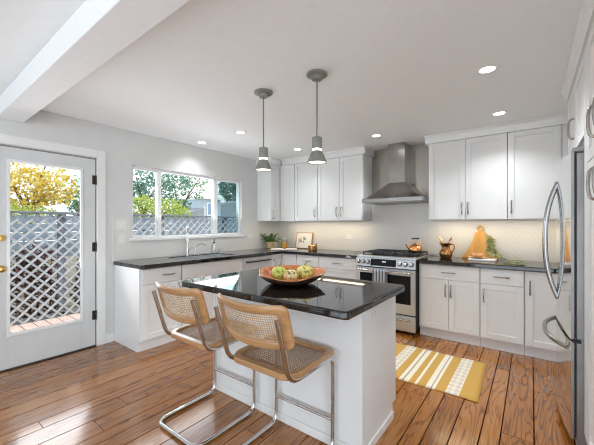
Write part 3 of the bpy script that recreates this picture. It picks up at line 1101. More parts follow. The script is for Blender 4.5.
steps = 8
rg = [[lerp(a, c, i / steps, 1.25) for a, c in zip(lo, hi)] for i in range(steps + 1)]
b.rings(rg)
obj('canopy', b, 'steel_h', t, True)
obj('chimney', B().box(hx - 0.115, hx + 0.115, 4.21, 4.4535, 1.9055, HC - 0.001, 0.003), 'steel_h', t)
obj('filter', B().box(h0 + 0.03, h1 - 0.03, 4.0, 4.42, 1.626, 1.6315), 'fridge_side', t)
for i in range(4):
    obj('button', B().tube([(hx - 0.06 + i * 0.04, 3.9645, 1.658), (hx - 0.06 + i * 0.04, 3.961, 1.658)], 0.008, 12), 'chrome', o_c, True)

# ------------------------------------------------------------------ refrigerator
t = thing('refrigerator', 'stainless French-door refrigerator with curved bar handles', 'refrigerator', (0.5, 2.93, 0))
RY0, RY1, RM = 2.457, 3.407, 2.932


def arcx(y):
    q = (y - RM) / 0.475
    return 0.190 - 0.043 * (1 - q * q)


def convex(y0, y1, z0, z1, n=14):
    pl = [(arcx(y0 + (y1 - y0) * i / n), y0 + (y1 - y0) * i / n) for i in range(n + 1)]
    pl += [(0.2035, y1), (0.2035, y0)]
    return B().prism(pl, 'z', z0, z1)


b = B()
b.box(0.204, 0.2125, RY0 + 0.006, RY1 - 0.006, 0.07, 0.64)
b.box(0.204, 0.2125, RY0 + 0.006, RM - 0.004, 0.66, 1.76)
b.box(0.204, 0.2125, RM + 0.004, RY1 - 0.006, 0.66, 1.76)
obj('gasket_reflection_band', b, 'blackmatte', t)  # black gasket strip, also standing in for the door edge's dark reflection
obj('body', B().box(0.213, 0.90, RY0 + 0.004, RY1 - 0.004, 0.02, 1.755, 0.004), 'fridge_side', t)
zs = 0.645
o1 = obj('door', convex(RY0, RM - 0.002, zs + 0.006, 1.768), 'steel_mirror', t, True)
o2 = obj('door', convex(RM + 0.002, RY1, zs + 0.006, 1.768), 'steel_mirror', t, True)
o3 = obj('freezer_drawer', convex(RY0, RY1, 0.06, zs - 0.006), 'steel_mirror', t, True)
for o_, yy in ((o1, RM - 0.045), (o2, RM + 0.045)):
    b = B()
    xd = arcx(yy)
    pts = []
    for i in range(17):
        q = -1 + 2 * i / 16
        pts.append((xd + 0.006 - 0.072 * (1 - abs(q) ** 2.4), yy, 1.222 + 0.415 * q))
    b.tube(pts, 0.0155, 12)
    obj('handle', b, 'handle_steel', o_, True)
b = B()
pts = []
for i in range(17):
    q = -1 + 2 * i / 16
    y = RM + 0.01 + 0.40 * q
    pts.append((min(arcx(y), 0.19) + 0.006 - 0.075 * (1 - abs(q) ** 2.6), y, 0.575))
b.tube(pts, 0.0155, 12)
obj('handle', b, 'handle_steel', o3, True)
for o_ in (o1, o2, o3):          # the doors' painted side edges
    o_.data.materials.append(M['fridge_side'])
    for pl in o_.data.polygons:
        if abs(pl.normal.y) > 0.9:
            pl.material_index = 1
obj('door_hinge', B().box(0.196, 0.235, RY0 - 0.004, RY0 + 0.003, zs - 0.012, zs + 0.012, 0.002), 'blackmatte', t)
for y in (RY0 + 0.05, RY1 - 0.05):
    obj('hinge_cover', B().box(0.195, 0.34, y - 0.035, y + 0.035, 1.7685, 1.795, 0.006, 2), 'fridge_side', t)
obj('base_grille', B().box(0.25, 0.30, RY0 + 0.01, RY1 - 0.01, 0.0005, 0.0195), 'blackmatte', t)

# ------------------------------------------------------------------ island
IX0, IX1, IY0, IY1 = -2.10, -0.698, 1.322, 2.183
o = obj('island_countertop', B().prism(rrect(IX0, IX1, IY0, IY1, 0.035, 6), 'z', CT0, CT1, bev=0.011, seg=3), 'granite')
recenter(o, (-1.4, 1.75, CT0))
tag(o, 'black polished granite slab on the kitchen island', 'countertop')
t = thing('kitchen_island', 'white kitchen island base behind the two cane stools', 'island', (-1.43, 1.89, 0))
BX0, BX1, BY0, BY1 = -2.085, -0.765, 1.625, 2.165
obj('body', B().prism([(BY0, 0.0005), (BY1 - 0.06, 0.0005), (BY1 - 0.06, 0.105), (BY1, 0.105), (BY1, CT0 - 0.0005), (BY0, CT0 - 0.0005)], 'x', BX0 + 0.02, BX1), 'panel', t)
obj('end_panel', B().box(BX0, BX0 + 0.0195, BY0 - 0.003, BY1 + 0.003, 0.0005, CT0 - 0.0005), 'cab', t)
b = B()
b.box(BX0, BX1 + 0.012, BY0 - 0.013, BY0 - 0.0035, 0.0005, 0.055, 0.004, 2)
b.box(BX1 + 0.0005, BX1 + 0.0115, BY0 - 0.003, BY1 - 0.06, 0.0005, 0.055, 0.004, 2)
obj('baseboard', b, 'trim', t)
FI = F('left', BX1 - 0.02)
b = B().box(BX1 + 0.0003, BX1 + 0.006, 1.715, 1.835, 0.765, 0.835, 0.002)
op = obj('outlet_plate', b, 'plate', t)
for y in (1.752, 1.798):
    obj('socket', B().box(BX1 + 0.0061, BX1 + 0.0075, y - 0.015, y + 0.015, 0.784, 0.816, 0.001), 'white', op)
for y in (1.752, 1.798):
    for z in (0.793, 0.807):
        obj('slot', B().box(BX1 + 0.0076, BX1 + 0.0082, y - 0.007, y + 0.003, z - 0.0022, z + 0.0022), 'blackmatte', op)
# cupboard fronts on the cooking side
FIb = F('left', 0)


class FBk(F):
    def p(s, u, n, z): return (u, s.f + n, z)


fb = FBk('isl', BY1)
for a0, a1, hh in ((BX0 + 0.03, -1.645, -1.69), (-1.64, -1.21, -1.6), (-1.205, BX1 - 0.01, -0.83)):
    o = obj('door', shaker(fb, a0, a1, 0.12, 0.865), 'cab', t)
    pull(fb, hh, 0.6, True, parent=o)

# ------------------------------------------------------------------ cane stools
SX = 0.218
t = thing('counter_stool', 'cane-back cantilever counter stool nearer the camera, right of the pair at the island', 'stool', (0, 0, 0), 'cane counter stools at the island')
pts = [(-SX, -0.505, 0.892), (-SX, -0.405, 0.556), (-SX, 0.0, 0.562), (-SX, 0.0, 0.014), (-SX, -0.485, 0.014), (SX, -0.485, 0.014), (SX, 0.0, 0.014), (SX, 0.0, 0.562), (SX, -0.405, 0.556), (SX, -0.505, 0.892)]
b = B().tube(fillet(pts, [0, 0.085, 0.06, 0.075, 0.085, 0.085, 0.075, 0.06, 0.085, 0], 8), 0.0125, 12)
obj('tube_frame', b, 'chrome', t, True)
obj('footrest', B().tube([(-SX, 0, 0.185), (SX, 0, 0.185)], 0.009, 10), 'chrome', t, True)
for sx in (-SX, SX):
    for yy in (-0.09, -0.40):
        obj('glide', B().box(sx - 0.01, sx + 0.01, yy - 0.012, yy + 0.012, 0.0003, 0.006, 0.002), 'blackmatte', t)
obj('seat_crossbar', B().tube([(-SX, -0.30, 0.559), (SX, -0.30, 0.559)], 0.008, 8), 'chrome', t, True)


def ring_solid(outer, inner, fmap, th):
    """frame between two loops with equal point counts; fmap(p, k) with k = -1 back .. 1 front"""
    b = B()
    n = len(outer)
    e = 0.25

    def L(loop, k, other=None, s=0.0):
        pts = []
        for i, p in enumerate(loop):
            if other:
                q = other[i]
                p = (p[0] + (q[0] - p[0]) * s, p[1] + (q[1] - p[1]) * s)
            pts.append(fmap(p, k))
        return pts
    rings = [L(outer, -0.55), L(outer, -1, inner, 0.16), L(outer, -1, inner, 0.84), L(inner, -0.6), L(inner, 0.6), L(outer, 1, inner, 0.84), L(outer, 1, inner, 0.16), L(outer, 0.55)]
    b.rings(rings, closed=True)
    return b


def sheet(outer_box, fmap, nx, ny):
    x0, x1, y0, y1 = outer_box
    b = B()
    uvl = b.bm.loops.layers.uv.new('UVMap')
    vs = {}
    uvs = {}
    for i in range(nx + 1):
        for j in range(ny + 1):
            p = (x0 + (x1 - x0) * i / nx, y0 + (y1 - y0) * j / ny)
            vs[i, j] = b.bm.verts.new(fmap(p, 0))
            uvs[vs[i, j]] = p
    for i in range(nx):
        for j in range(ny):
            f = b.bm.faces.new((vs[i, j], vs[i + 1, j], vs[i + 1, j + 1], vs[i, j + 1]))
            f.smooth = True
            for l in f.loops:
                l[uvl].uv = uvs[l.vert]
    return b


def seatmap(p, k):
    x, y = p
    bul = 0.035 * (1 - (x / 0.235) ** 2) if y < -0.2 else 0
    bul *= max(0, min(1, (-0.2 - y) / 0.2))
    front = 0.006 * math.cos(x * 4)
    return (x, y - bul, 0.588 + 0.016 * k - 0.010 * max(0, (-y - 0.25)) / 0.15)


so = rrect(-0.232, 0.232, -0.395, 0.012, [0.07, 0.07, 0.03, 0.03], 8)
si = rrect(-0.196, 0.196, -0.356, -0.030, [0.05, 0.05, 0.015, 0.015], 8)
obj('seat', ring_solid(so, si, seatmap, 0.016), 'beech', t, True)
obj('seat_cane', sheet((-0.200, 0.200, -0.360, -0.026), seatmap, 12, 12), 'cane_seat', t)
TILT = math.radians(16.6)


def backmap(p, k):
    x, s = p                       # s along the slope from the backrest middle
    bow = 0.055 * (1 - (x / 0.25) ** 2) - 0.020
    n = 0.012 * k - bow            # along the forward normal
    y0, z0 = -0.4565, 0.842
    return (x, y0 - s * math.sin(TILT) + n * math.cos(TILT), z0 + s * math.cos(TILT) + n * math.sin(TILT))


bo = rrect(-0.250, 0.250, -0.118, 0.118, 0.038, 8)


def densify(loop, m=5):
    out = []
    for i, p in enumerate(loop):
        q = loop[(i + 1) % len(loop)]
        d = math.hypot(q[0] - p[0], q[1] - p[1])
        kk = m if d > 0.08 else 1
        for j in range(kk):
            out.append((p[0] + (q[0] - p[0]) * j / kk, p[1] + (q[1] - p[1]) * j / kk))
    return out


bi = rrect(-0.205, 0.205, -0.076, 0.076, 0.02, 8)
# even subdivision on both loops so that they pair up
def sub(loop, n_corner=9, m=8):
    out = []
    for c4 in range(4):
        arc = loop[c4 * n_corner:(c4 + 1) * n_corner]
        out += arc
        a = arc[-1]; nx_ = loop[((c4 + 1) * n_corner) % len(loop)]
        for j in range(1, m):
            out.append((a[0] + (nx_[0] - a[0]) * j / m, a[1] + (nx_[1] - a[1]) * j / m))
    return out


obj('backrest', ring_solid(sub(bo), sub(bi), backmap, 0.012), 'beech', t, True)
obj('back_cane', sheet((-0.211, 0.211, -0.082, 0.082), backmap, 20, 6), 'cane', t)
t.location = (-1.152, 1.585, 0)
dup(t, (-1.795, 1.583, 0), 'cane-back cantilever counter stool farther left at the island, nearer the patio door')

# ------------------------------------------------------------------ pendants and ceiling lights
t = thing('pendant_light', 'grey cone pendant lamp over the island, the right one hanging closer to the camera', 'pendant lamp', (0, 0, HC), 'pendant lamps over the island')
obj('ceiling_canopy', B().lathe([(0.078, -0.0005), (0.078, -0.012), (0.060, -0.018), (0.040, -0.020), (0.038, -0.045), (0.012, -0.052)], (0, 0, HC), 28), 'pend', t, True)
obj('rod', B().tube([(0, 0, HC - 0.05), (0, 0, HC - 0.475)], 0.0055, 8), 'cord', t, True)
obj('socket', B().lathe([(0.012, -0.468), (0.037, -0.472), (0.038, -0.556), (0.030, -0.5565)], (0, 0, HC), 24), 'pend', t, True)
obj('glow_ring', B().lathe([(0.033, -0.557), (0.034, -0.572)], (0, 0, HC), 24), 'bulb', t, True)
b = B().lathe([(0.036, -0.5725), (0.040, -0.578), (0.055, -0.608), (0.073, -0.655), (0.0735, -0.660), (0.0715, -0.660), (0.053, -0.610), (0.036, -0.5735)], (0, 0, HC), 32, cap=False)
obj('shade', b, 'pend', t, True)
obj('bulb', B().lathe([(0.02, -0.574), (0.048, -0.62), (0.0625, -0.652), (0.03, -0.658), (0.002, -0.660)], (0, 0, HC), 24), 'bulb', t, True)
t.location = (-1.272, 1.928, HC)
t2 = dup(t, (-1.805, 1.919, HC), 'grey cone pendant lamp over the island, the left one nearer the window')
for x, y in ((-1.272, 1.928), (-1.805, 1.919)):
    light('pendant_lamp_glow', 'SPOT', (x, y, HC - 0.67), 8, (1.0, 0.86, 0.66), (0, 0, 0), None, spot_size=math.radians(120), spot_blend=0.6, shadow_soft_size=0.05)

t = thing('recessed_light', 'recessed ceiling light nearest the window, first of the left pair', 'ceiling light', (0, 0, HC), 'recessed ceiling lights')
obj('trim_ring', B().lathe([(0.048, -0.001), (0.066, -0.0005), (0.066, -0.006), (0.05, -0.007), (0.048, -0.001)], (0, 0, HC), 28, cap=False), 'trim', t, True)
obj('lens', B().lathe([(0.0495, -0.0008), (0.0495, -0.004), (0.02, -0.0045), (0.001, -0.0045)], (0, 0, HC), 28), 'canlight', t, True)
cans = [(-3.57, 2.584, None), (-2.806, 2.585, 'recessed ceiling light left of the pendants, between the window one and the left pendant'),
        (-2.765, 3.67, 'recessed ceiling light seen between the two pendant shades, near the left wall cabinets'),
        (-1.552, 3.70, 'recessed ceiling light in front of the range hood'),
        (-0.255, 3.697, 'recessed ceiling light above the right-hand wall cabinets'),
        (-0.252, 2.60, 'largest recessed ceiling light, nearest the camera on the right')]
t.location = (cans[0][0], cans[0][1], HC)
for x, y, lab in cans[1:]:
    dup(t, (x, y, HC), lab)
for (x, y, lab), dim in zip(cans, (0.55, 0.9, 0.5, 1.0, 1.05, 1.25)):
    light('recessed_lamp', 'SPOT', (x, y, HC - 0.012), CAN_POWER * dim, (0.96, 0.985, 1.0), (0, 0, 0), None, spot_size=math.radians(128), spot_blend=1.0, shadow_soft_size=0.05)

# ------------------------------------------------------------------ wall plates
def wallplate(name, label, f, u, z, wdt, hgt, kind):
    t = thing(name, label, 'outlet' if 'outlet' in name else 'switch', f.p(u, 0, z))
    f.box(b0 := B(), u - wdt / 2, u + wdt / 2, 0.0003, 0.006, z - hgt / 2, z + hgt / 2, 0.002)
    obj('cover_plate', b0, 'plate', t)
    if kind == 'outlet':
        for dz in (-0.02, 0.02):
            f.box(b1 := B(), u - 0.016, u + 0.016, 0.0061, 0.008, z + dz - 0.013, z + dz + 0.013, 0.001)
            obj('socket', b1, 'white', t)
    else:
        k = int(round(wdt / 0.05))
        for i in range(max(1, k - 1)):
            uu = u + (i - (max(1, k - 1) - 1) / 2) * 0.046
            f.box(b1 := B(), uu - 0.016, uu + 0.016, 0.0061, 0.010, z - 0.033, z + 0.033, 0.001)
            obj('rocker', b1, 'white', t)


FW = F('left', XL + 0.009)
FWB = F('back', YB - 0.009)
wallplate('light_switch', 'double white rocker switch plate left of the window, the upper plate', FW, 1.655, 1.335, 0.115, 0.115, 'switch')
wallplate('wall_outlet', 'white outlet plate left of the window, below the switch plate', FW, 1.66, 1.165, 0.075, 0.115, 'outlet')
wallplate('wall_outlet', 'white outlet plate on the tiles between the window and the plant', FW, 3.72, 1.14, 0.115, 0.075, 'switch')
wallplate('wall_outlet', 'white outlet plate on the back tiles left of the range', FWB, -2.32, 1.135, 0.115, 0.075, 'switch')

# ------------------------------------------------------------------ rug
def rug_mat():
    m = mat('mustard_striped_weave', (0.6, 0.4, 0.1), 0.9)
    k = NT(m)
    tc = k.n('TexCoord'); sx = k.n('SeparateXYZ')
    k.l(tc.outputs['Object'], sx.inputs[0])
    mu, wh, gr = (0.55, 0.33, 0.075), (0.80, 0.74, 0.62), (0.42, 0.36, 0.24)
    x0, x1 = -1.72, -0.318
    st = [(-1.72, mu), (-1.60, wh), (-1.58, gr), (-1.57, wh), (-1.53, mu), (-1.42, wh), (-1.395, mu), (-1.31, wh), (-1.285, mu), (-1.24, gr), (-1.232, wh), (-1.20, mu),
          (-1.085, (0.64, 0.57, 0.46)), (-0.985, mu), (-0.918, wh), (-0.889, gr), (-0.876, wh), (-0.837, mu), (-0.787, wh), (-0.762, mu), (-0.700, wh), (-0.662, gr), (-0.651, wh), (-0.629, mu), (-0.548, (0.64, 0.57, 0.46)), (-0.450, mu)]
    fac = k.n('MapRange')
    fac.inputs['From Min'].default_value = x0; fac.inputs['From Max'].default_value = x1
    k.l(sx.outputs['X'], fac.inputs['Value'])
    r = k.n('ValToRGB'); r.color_ramp.interpolation = 'CONSTANT'
    el = r.color_ramp.elements
    while len(el) < len(st):
        el.new(0.5)
    for e_, (x, c) in zip(el, st):
        e_.position = (x - x0) / (x1 - x0)
        e_.color = (*c, 1)
    k.l(fac.outputs[0], r.inputs['Fac'])
    # diamonds inside the pale bands
    cu = k.math('ABSOLUTE', k.math('SUBTRACT', k.math('FRACT', k.math('MULTIPLY', k.math('ADD', sx.outputs['X'], 0.548), 1 / 0.049)), 0.5))
    cv = k.math('ABSOLUTE', k.math('SUBTRACT', k.math('FRACT', k.math('MULTIPLY', sx.outputs['Y'], 1 / 0.075)), 0.5))
    dm = k.math('GREATER_THAN', k.math('ADD', cu, cv), 0.5)
    inb = k.math('ADD', k.math('MULTIPLY', k.math('GREATER_THAN', sx.outputs['X'], -0.548), k.math('LESS_THAN', sx.outputs['X'], -0.450)),
                 k.math('MULTIPLY', k.math('GREATER_THAN', sx.outputs['X'], -1.085), k.math('LESS_THAN', sx.outputs['X'], -0.985)))
    mx = k.n('Mix', data_type='RGBA')
    k.l(k.math('MULTIPLY', k.math('MULTIPLY', dm, inb), 0.85), mx.inputs[0])
    k.l(r.outputs['Color'], mx.inputs[6])
    mx.inputs[7].default_value = (0.80, 0.75, 0.65, 1)
    k.l(mx.outputs[2], k.b.inputs['Base Color'])
    n = k.noise(k.coord((1, 1, 1)), 180, 2)
    k.bump(n.outputs['Fac'], 0.4, 0.004)
    return m


M['rug'] = rug_mat()
b = B()
nx, ny = 40, 16
vs = []
for i in range(nx + 1):
    row = []
    for j in range(ny + 1):
        x = -1.72 + (1.402) * i / nx
        y = 2.662 + (3.455 - 2.662) * j / ny + 0.006 * math.sin(x * 9) * (1 - j / ny)
        row.append(b.bm.verts.new((x - 0.025 * (j / ny) * (i / nx), y, 0.008 + 0.0015 * math.sin(x * 11 + y * 7))))
    vs.append(row)
for i in range(nx):
    for j in range(ny):
        b.bm.faces.new((vs[i][j], vs[i + 1][j], vs[i + 1][j + 1], vs[i][j + 1])).smooth = True
o = obj('striped_rug', b, 'rug')
sm = o.modifiers.new('solid', 'SOLIDIFY'); sm.thickness = 0.006; sm.offset = -1
tag(o, 'mustard and white striped woven rug on the floor before the range', 'rug')

# ------------------------------------------------------------------ fruit bowl with gourds
bc = Vector((-1.380, 1.752, CT1))
b = B()
nseg, nr = 56, 10


def bowlpt(j, t, inner):
    a = 2 * PI * j / nseg
    wob = 1 + 0.04 * math.sin(3 * a + 0.6) + 0.03 * math.sin(5 * a + 1.9) + 0.015 * math.sin(9 * a)
    R = 0.240 * (0.30 + 0.70 * t ** 0.62) * (1 + (wob - 1) * t)
    z = 0.080 * t ** 1.7 * (1 + 0.24 * math.sin(a) * t + 0.05 * math.cos(2 * a) * t + 0.05 * math.sin(5 * a) * t)
    if inner:
        R -= 0.010
        z = z + 0.010 if t < 0.95 else z + 0.003
    # longer across the view
    lx, ly = math.cos(a) * R, math.sin(a) * R * 0.96
    ca, sa = math.cos(0.64), math.sin(0.64)
    return (bc.x + lx * ca - ly * sa, bc.y + lx * sa + ly * ca, bc.z + 0.0005 + z)


outer = [[bowlpt(j, i / nr, False) for j in range(nseg)] for i in range(nr + 1)]
inner = [[bowlpt(j, i / nr, True) for j in range(nseg)] for i in range(nr + 1)]
vo = [[b.bm.verts.new(p) for p in r] for r in outer]
vi = [[b.bm.verts.new(p) for p in r] for r in inner]
for i in range(nr):
    for j in range(nseg):
        q = (j + 1) % nseg
        f = b.bm.faces.new((vo[i][j], vo[i][q], vo[i + 1][q], vo[i + 1][j])); f.material_index = 1; f.smooth = True
        f = b.bm.faces.new((vi[i][j], vi[i + 1][j], vi[i + 1][q], vi[i][q])); f.material_index = 0; f.smooth = True
for j in range(nseg):
    q = (j + 1) % nseg
    f = b.bm.faces.new((vo[nr][j], vo[nr][q], vi[nr][q], vi[nr][j])); f.material_index = 0; f.smooth = True
f = b.bm.faces.new(vo[0][::-1]); f.material_index = 1
f = b.bm.faces.new(vi[0]); f.material_index = 0
o = obj('wooden_bowl', b, ['bowl_in', 'bowl_out'])
recenter(o, tuple(bc))
tag(o, 'live-edge carved wooden bowl with wavy rim on the island', 'bowl')


def gourd_mat(name, c1, c2, c3):
    m = mat(name, c1, 0.4)
    k = NT(m)
    v = k.coord()
    vo_ = k.n('TexVoronoi'); vo_.inputs['Scale'].default_value = 55
    k.l(v, vo_.inputs['Vector'])
    n = k.noise(v, 22, 3, 0.6)
    s = k.math('ADD', k.math('MULTIPLY', vo_.outputs['Distance'], 0.45), k.math('MULTIPLY', n.outputs['Fac'], 0.62))
    k.l(k.ramp(s, [(0.41, c3), (0.49, c1), (0.74, c2)]), k.b.inputs['Base Color'])
    k.bump(vo_.outputs['Distance'], 0.5, 0.006)
    return m


def gourd(label, dx, dy, r, sc, c, stem_dir):
    base = bc + Vector((dx, dy, 0.014))
    t = thing('gourd', label, 'gourd', tuple(base), 'gourds in the wooden bowl')
    b = B()
    R = []
    for i in range(19):
        th = PI * i / 18
        row = []
        for j in range(30):
            a = 2 * PI * j / 30
            rib = 1 + 0.055 * math.cos(10 * a) * math.sin(th) - 0.10 * (abs(math.cos(th)) ** 6)
            q = max(math.sin(th), 0.012) * r * rib
            row.append((base.x + q * math.cos(a) * sc[0], base.y + q * math.sin(a) * sc[1], base.z + r * sc[2] * (1 - math.cos(th) * (1 - 0.12 * abs(math.cos(th)) ** 5))))
        R.append(row)
    b.rings(R)
    obj('fruit', b, gourd_mat('gourd_skin', *c), t, True)
    top = base + Vector((0, 0, r * sc[2] * 1.86))
    b = B().tube([top, top + Vector((0.006 * stem_dir[0], 0.006 * stem_dir[1], 0.014)), top + Vector((0.016 * stem_dir[0], 0.016 * stem_dir[1], 0.024))], 0.005, 8, radii=[0.008, 0.005, 0.006])
    obj('stem', b, mat('gourd_stem', (0.30, 0.25, 0.10), 0.7), t, True)


gourd('bright lime green gourd, leftmost of the three in the wooden bowl', -0.068, -0.050, 0.055, (1.0, 1.0, 1.0), ((0.42, 0.48, 0.06), (0.62, 0.64, 0.20), (0.16, 0.24, 0.03)), (1, 0.5))
gourd('cream and yellow gourd with dark streaks, middle one in the wooden bowl', 0.044, -0.056, 0.052, (1.05, 1.0, 0.95), ((0.62, 0.46, 0.16), (0.72, 0.66, 0.42), (0.06, 0.07, 0.08)), (-1, 0.4))
gourd('yellow green striped gourd, rightmost of the three in the wooden bowl', 0.078, 0.064, 0.060, (1.0, 1.0, 1.0), ((0.58, 0.52, 0.08), (0.66, 0.66, 0.30), (0.13, 0.17, 0.04)), (0.3, 1))

# ------------------------------------------------------------------ kettle on the range
kc = Vector((-1.215, 4.19, 0.9745))
t = thing('tea_kettle', 'copper tea kettle with black handle on the range', 'kettle', tuple(kc))
t.scale = (1.06, 1.06, 1.06)
obj('body', B().lathe([(0.060, 0.0005), (0.078, 0.01), (0.083, 0.035), (0.074, 0.066), (0.052, 0.088), (0.034, 0.094)], kc, 28), 'copper', t, True)
obj('lid', B().lathe([(0.034, 0.0945), (0.030, 0.103), (0.014, 0.110), (0.006, 0.112), (0.010, 0.122), (0.008, 0.130), (0.001, 0.132)], kc, 20), 'copper', t, True)
dr = Vector((-0.8, -0.6, 0))
b = B().tube([kc + dr * 0.066 + Vector((0, 0, 0.035)), kc + dr * 0.095 + Vector((0, 0, 0.062)), kc + dr * 0.108 + Vector((0, 0, 0.088)), kc + dr * 0.122 + Vector((0, 0, 0.105))], 0.01, 10, radii=[0.020, 0.014, 0.010, 0.009])
obj('spout', b, 'copper', t, True)
hp = [kc + dr * 0.055 + Vector((0, 0, 0.082)), kc + dr * 0.062 + Vector((0, 0, 0.135)), kc + dr * 0.045 + Vector((0, 0, 0.165)), kc - dr * 0.045 + Vector((0, 0, 0.165)), kc - dr * 0.062 + Vector((0, 0, 0.135)), kc - dr * 0.055 + Vector((0, 0, 0.082))]
o = obj('handle', B().tube(fillet(hp, 0.02, 4), 0.0045, 8), 'copper', t, True)
obj('grip', B().tube([kc + dr * 0.046 + Vector((0, 0, 0.166)), kc + dr * 0.02 + Vector((0, 0, 0.168)), kc - dr * 0.02 + Vector((0, 0, 0.168)), kc - dr * 0.046 + Vector((0, 0, 0.166))], 0.009, 10), 'blackmatte', o, True)

# ------------------------------------------------------------------ pitcher with spoons
pc = Vector((-0.865, 4.27, CT1 + 0.0005))
t = thing('pitcher', 'antique copper pitcher on the counter right of the range', 'pitcher', tuple(pc))
obj('body', B().lathe([(0.056, 0), (0.066, 0.010), (0.076, 0.040), (0.077, 0.064), (0.068, 0.086), (0.050, 0.108), (0.045, 0.132), (0.052, 0.162), (0.064, 0.182), (0.057, 0.180), (0.041, 0.142), (0.039, 0.132)], pc, 28), 'oldcopper', t, True)
hd = Vector((0.94, -0.34, 0))
hp = [pc + hd * 0.054 + Vector((0, 0, 0.168)), pc + hd * 0.105 + Vector((0, 0, 0.180)), pc + hd * 0.118 + Vector((0, 0, 0.134)), pc + hd * 0.073 + Vector((0, 0, 0.058))]
obj('handle', B().tube(fillet(hp, 0.03, 5), 0.006, 8), 'oldcopper', t, True)
b = B().tube([pc - hd * 0.046 + Vector((0, 0, 0.154)), pc - hd * 0.071 + Vector((0, 0, 0.180)), pc - hd * 0.082 + Vector((0, 0, 0.192))], 0.01, 10, radii=[0.018, 0.014, 0.008])
obj('pouring_lip', b, 'oldcopper', t, True)


def spoon(label, base, tip, rad, m, flat):
    base, tip = Vector(base), Vector(tip)
    t = thing('kitchen_spoon', label, 'spoon', tuple(base))
    d_ = (tip - base).normalized()
    obj('handle', B().tube([base, tip - d_ * rad * 1.0], 0.005, 8), m, t, True)
    b = B()
    pts, rr = [], []
    for i in range(9):
        q = i / 8
        pts.append(tip + d_ * (rad * 2.6 * (q - 0.5)))
        rr.append(rad * max(math.sin(PI * min(max(q, 0.04), 0.96)), 0.1))
    b.tube(pts, 0.01, 12, radii=rr, flat=flat)
    obj('spoon_bowl', b, m, t, True)


spoon('brown wooden spoon leaning right in the copper pitcher', pc + Vector((-0.012, 0.016, 0.135)), pc + Vector((0.050, 0.022, 0.232)), 0.028, 'spoonwood', 0.5)
M['palewood'] = mat('pale_wood', (0.80, 0.62, 0.34), 0.5)
spoon('pale broad wooden spatula leaning left in the copper pitcher', pc + Vector((0.006, -0.014, 0.135)), pc + Vector((-0.052, -0.022, 0.228)), 0.056, 'palewood', 0.30)

# ------------------------------------------------------------------ cutting board leaning on the tiles
b = B()
half = [(0.195, 0.0), (0.192, 0.015), (0.160, 0.055), (0.128, 0.11), (0.100, 0.17), (0.078, 0.235), (0.065, 0.295), (0.060, 0.318), (0.034, 0.326), (0.024, 0.338)]
ringc = 0.372
arc = [(0.040 * math.sin(a), ringc + -0.040 * math.cos(a)) for a in [math.radians(q) for q in (36, 60, 90, 120, 150, 180)]]
side = half + arc
poly = side + [(-x, z) for x, z in side[::-1][1:]]
hole = [(0.019 * math.cos(2 * PI * i / 20), ringc + 0.019 * math.sin(2 * PI * i / 20)) for i in range(20)]
b.prism(poly, 'y', -0.0095, 0.0095, bev=0.003)
o = obj('cutting_board', b, 'board')
cut_b = B().prism(hole, 'y', -0.03, 0.03)
me = bpy.data.meshes.new('cutter'); cut_b.bm.to_mesh(me); cut_b.bm.free()
co = bpy.data.objects.new('cutter', me); C.objects.link(co)
bo_ = o.modifiers.new('hole', 'BOOLEAN'); bo_.object = co; bo_.operation = 'DIFFERENCE'; bo_.solver = 'EXACT'
bpy.context.view_layer.update()
dg = bpy.context.evaluated_depsgraph_get()
nm = bpy.data.meshes.new_from_object(o.evaluated_get(dg))
o.modifiers.clear(); o.data = nm
bpy.data.objects.remove(co)
o.location = (-0.505, 4.377, CT1 + 0.004)
o.rotation_euler = (math.radians(-10.5), 0, 0)
tag(o, 'golden bell-shaped wooden cutting board with ring handle leaning on the tiles', 'cutting board')

# tray, plate, bread, greens
o = obj('serving_tray', B().prism(rrect(-0.60, -0.32, 4.12, 4.31, 0.03, 5), 'z', CT1 + 0.0006, CT1 + 0.020, bev=0.004), 'white', None, True)
recenter(o, (-0.45, 4.22, CT1)); tag(o, 'white serving tray lying in front of the golden cutting board', 'tray')
o = obj('dinner_plate', B().lathe([(0.05, 0), (0.055, 0.004), (0.098, 0.014), (0.100, 0.016), (0.055, 0.007), (0.001, 0.006)], (-0.51, 4.225, CT1 + 0.0205), 32), mat('stoneware', (0.60, 0.42, 0.30), 0.4), None, True)
recenter(o, (-0.51, 4.225, CT1 + 0.0205)); tag(o, 'tan stoneware plate stacked on the white tray', 'plate')
o = obj('bread_loaf', B().ball((-0.51, 4.225, CT1 + 0.0575), 0.055, 0, (1.25, 0.8, 0.52)), noisy('bread_crust', (0.42, 0.20, 0.08), (0.62, 0.36, 0.17), 25, 0.8), None, True)
recenter(o, (-0.51, 4.225, CT1 + 0.03)); tag(o, 'small brown bread loaf on the tan plate', 'bread')


def leaf(b, lay, p, d, w, L, tone, up=None):
    d = d.normalized()
    s = d.cross(Vector((random.uniform(-1, 1), random.uniform(-1, 1), random.uniform(-1, 1)))).normalized()
    n = s.cross(d)
    pts = [p, p + d * L * 0.4 + s * w * 0.5 + n * L * 0.05, p + d * L, p + d * L * 0.4 - s * w * 0.5 + n * L * 0.05]
    f = b.bm.faces.new([b.bm.verts.new(q) for q in pts])
    for l in f.loops:
        l[lay] = (tone, tone, tone, 1)


M['sage'] = leafmat('grey_green_leaf', [(0.28, 0.36, 0.14), (0.46, 0.52, 0.26), (0.64, 0.66, 0.42)])
M['herb'] = leafmat('green_leaf', [(0.03, 0.10, 0.03), (0.08, 0.20, 0.05), (0.20, 0.36, 0.12)])
M['stemgreen'] = mat('green_stem', (0.16, 0.20, 0.08), 0.7)


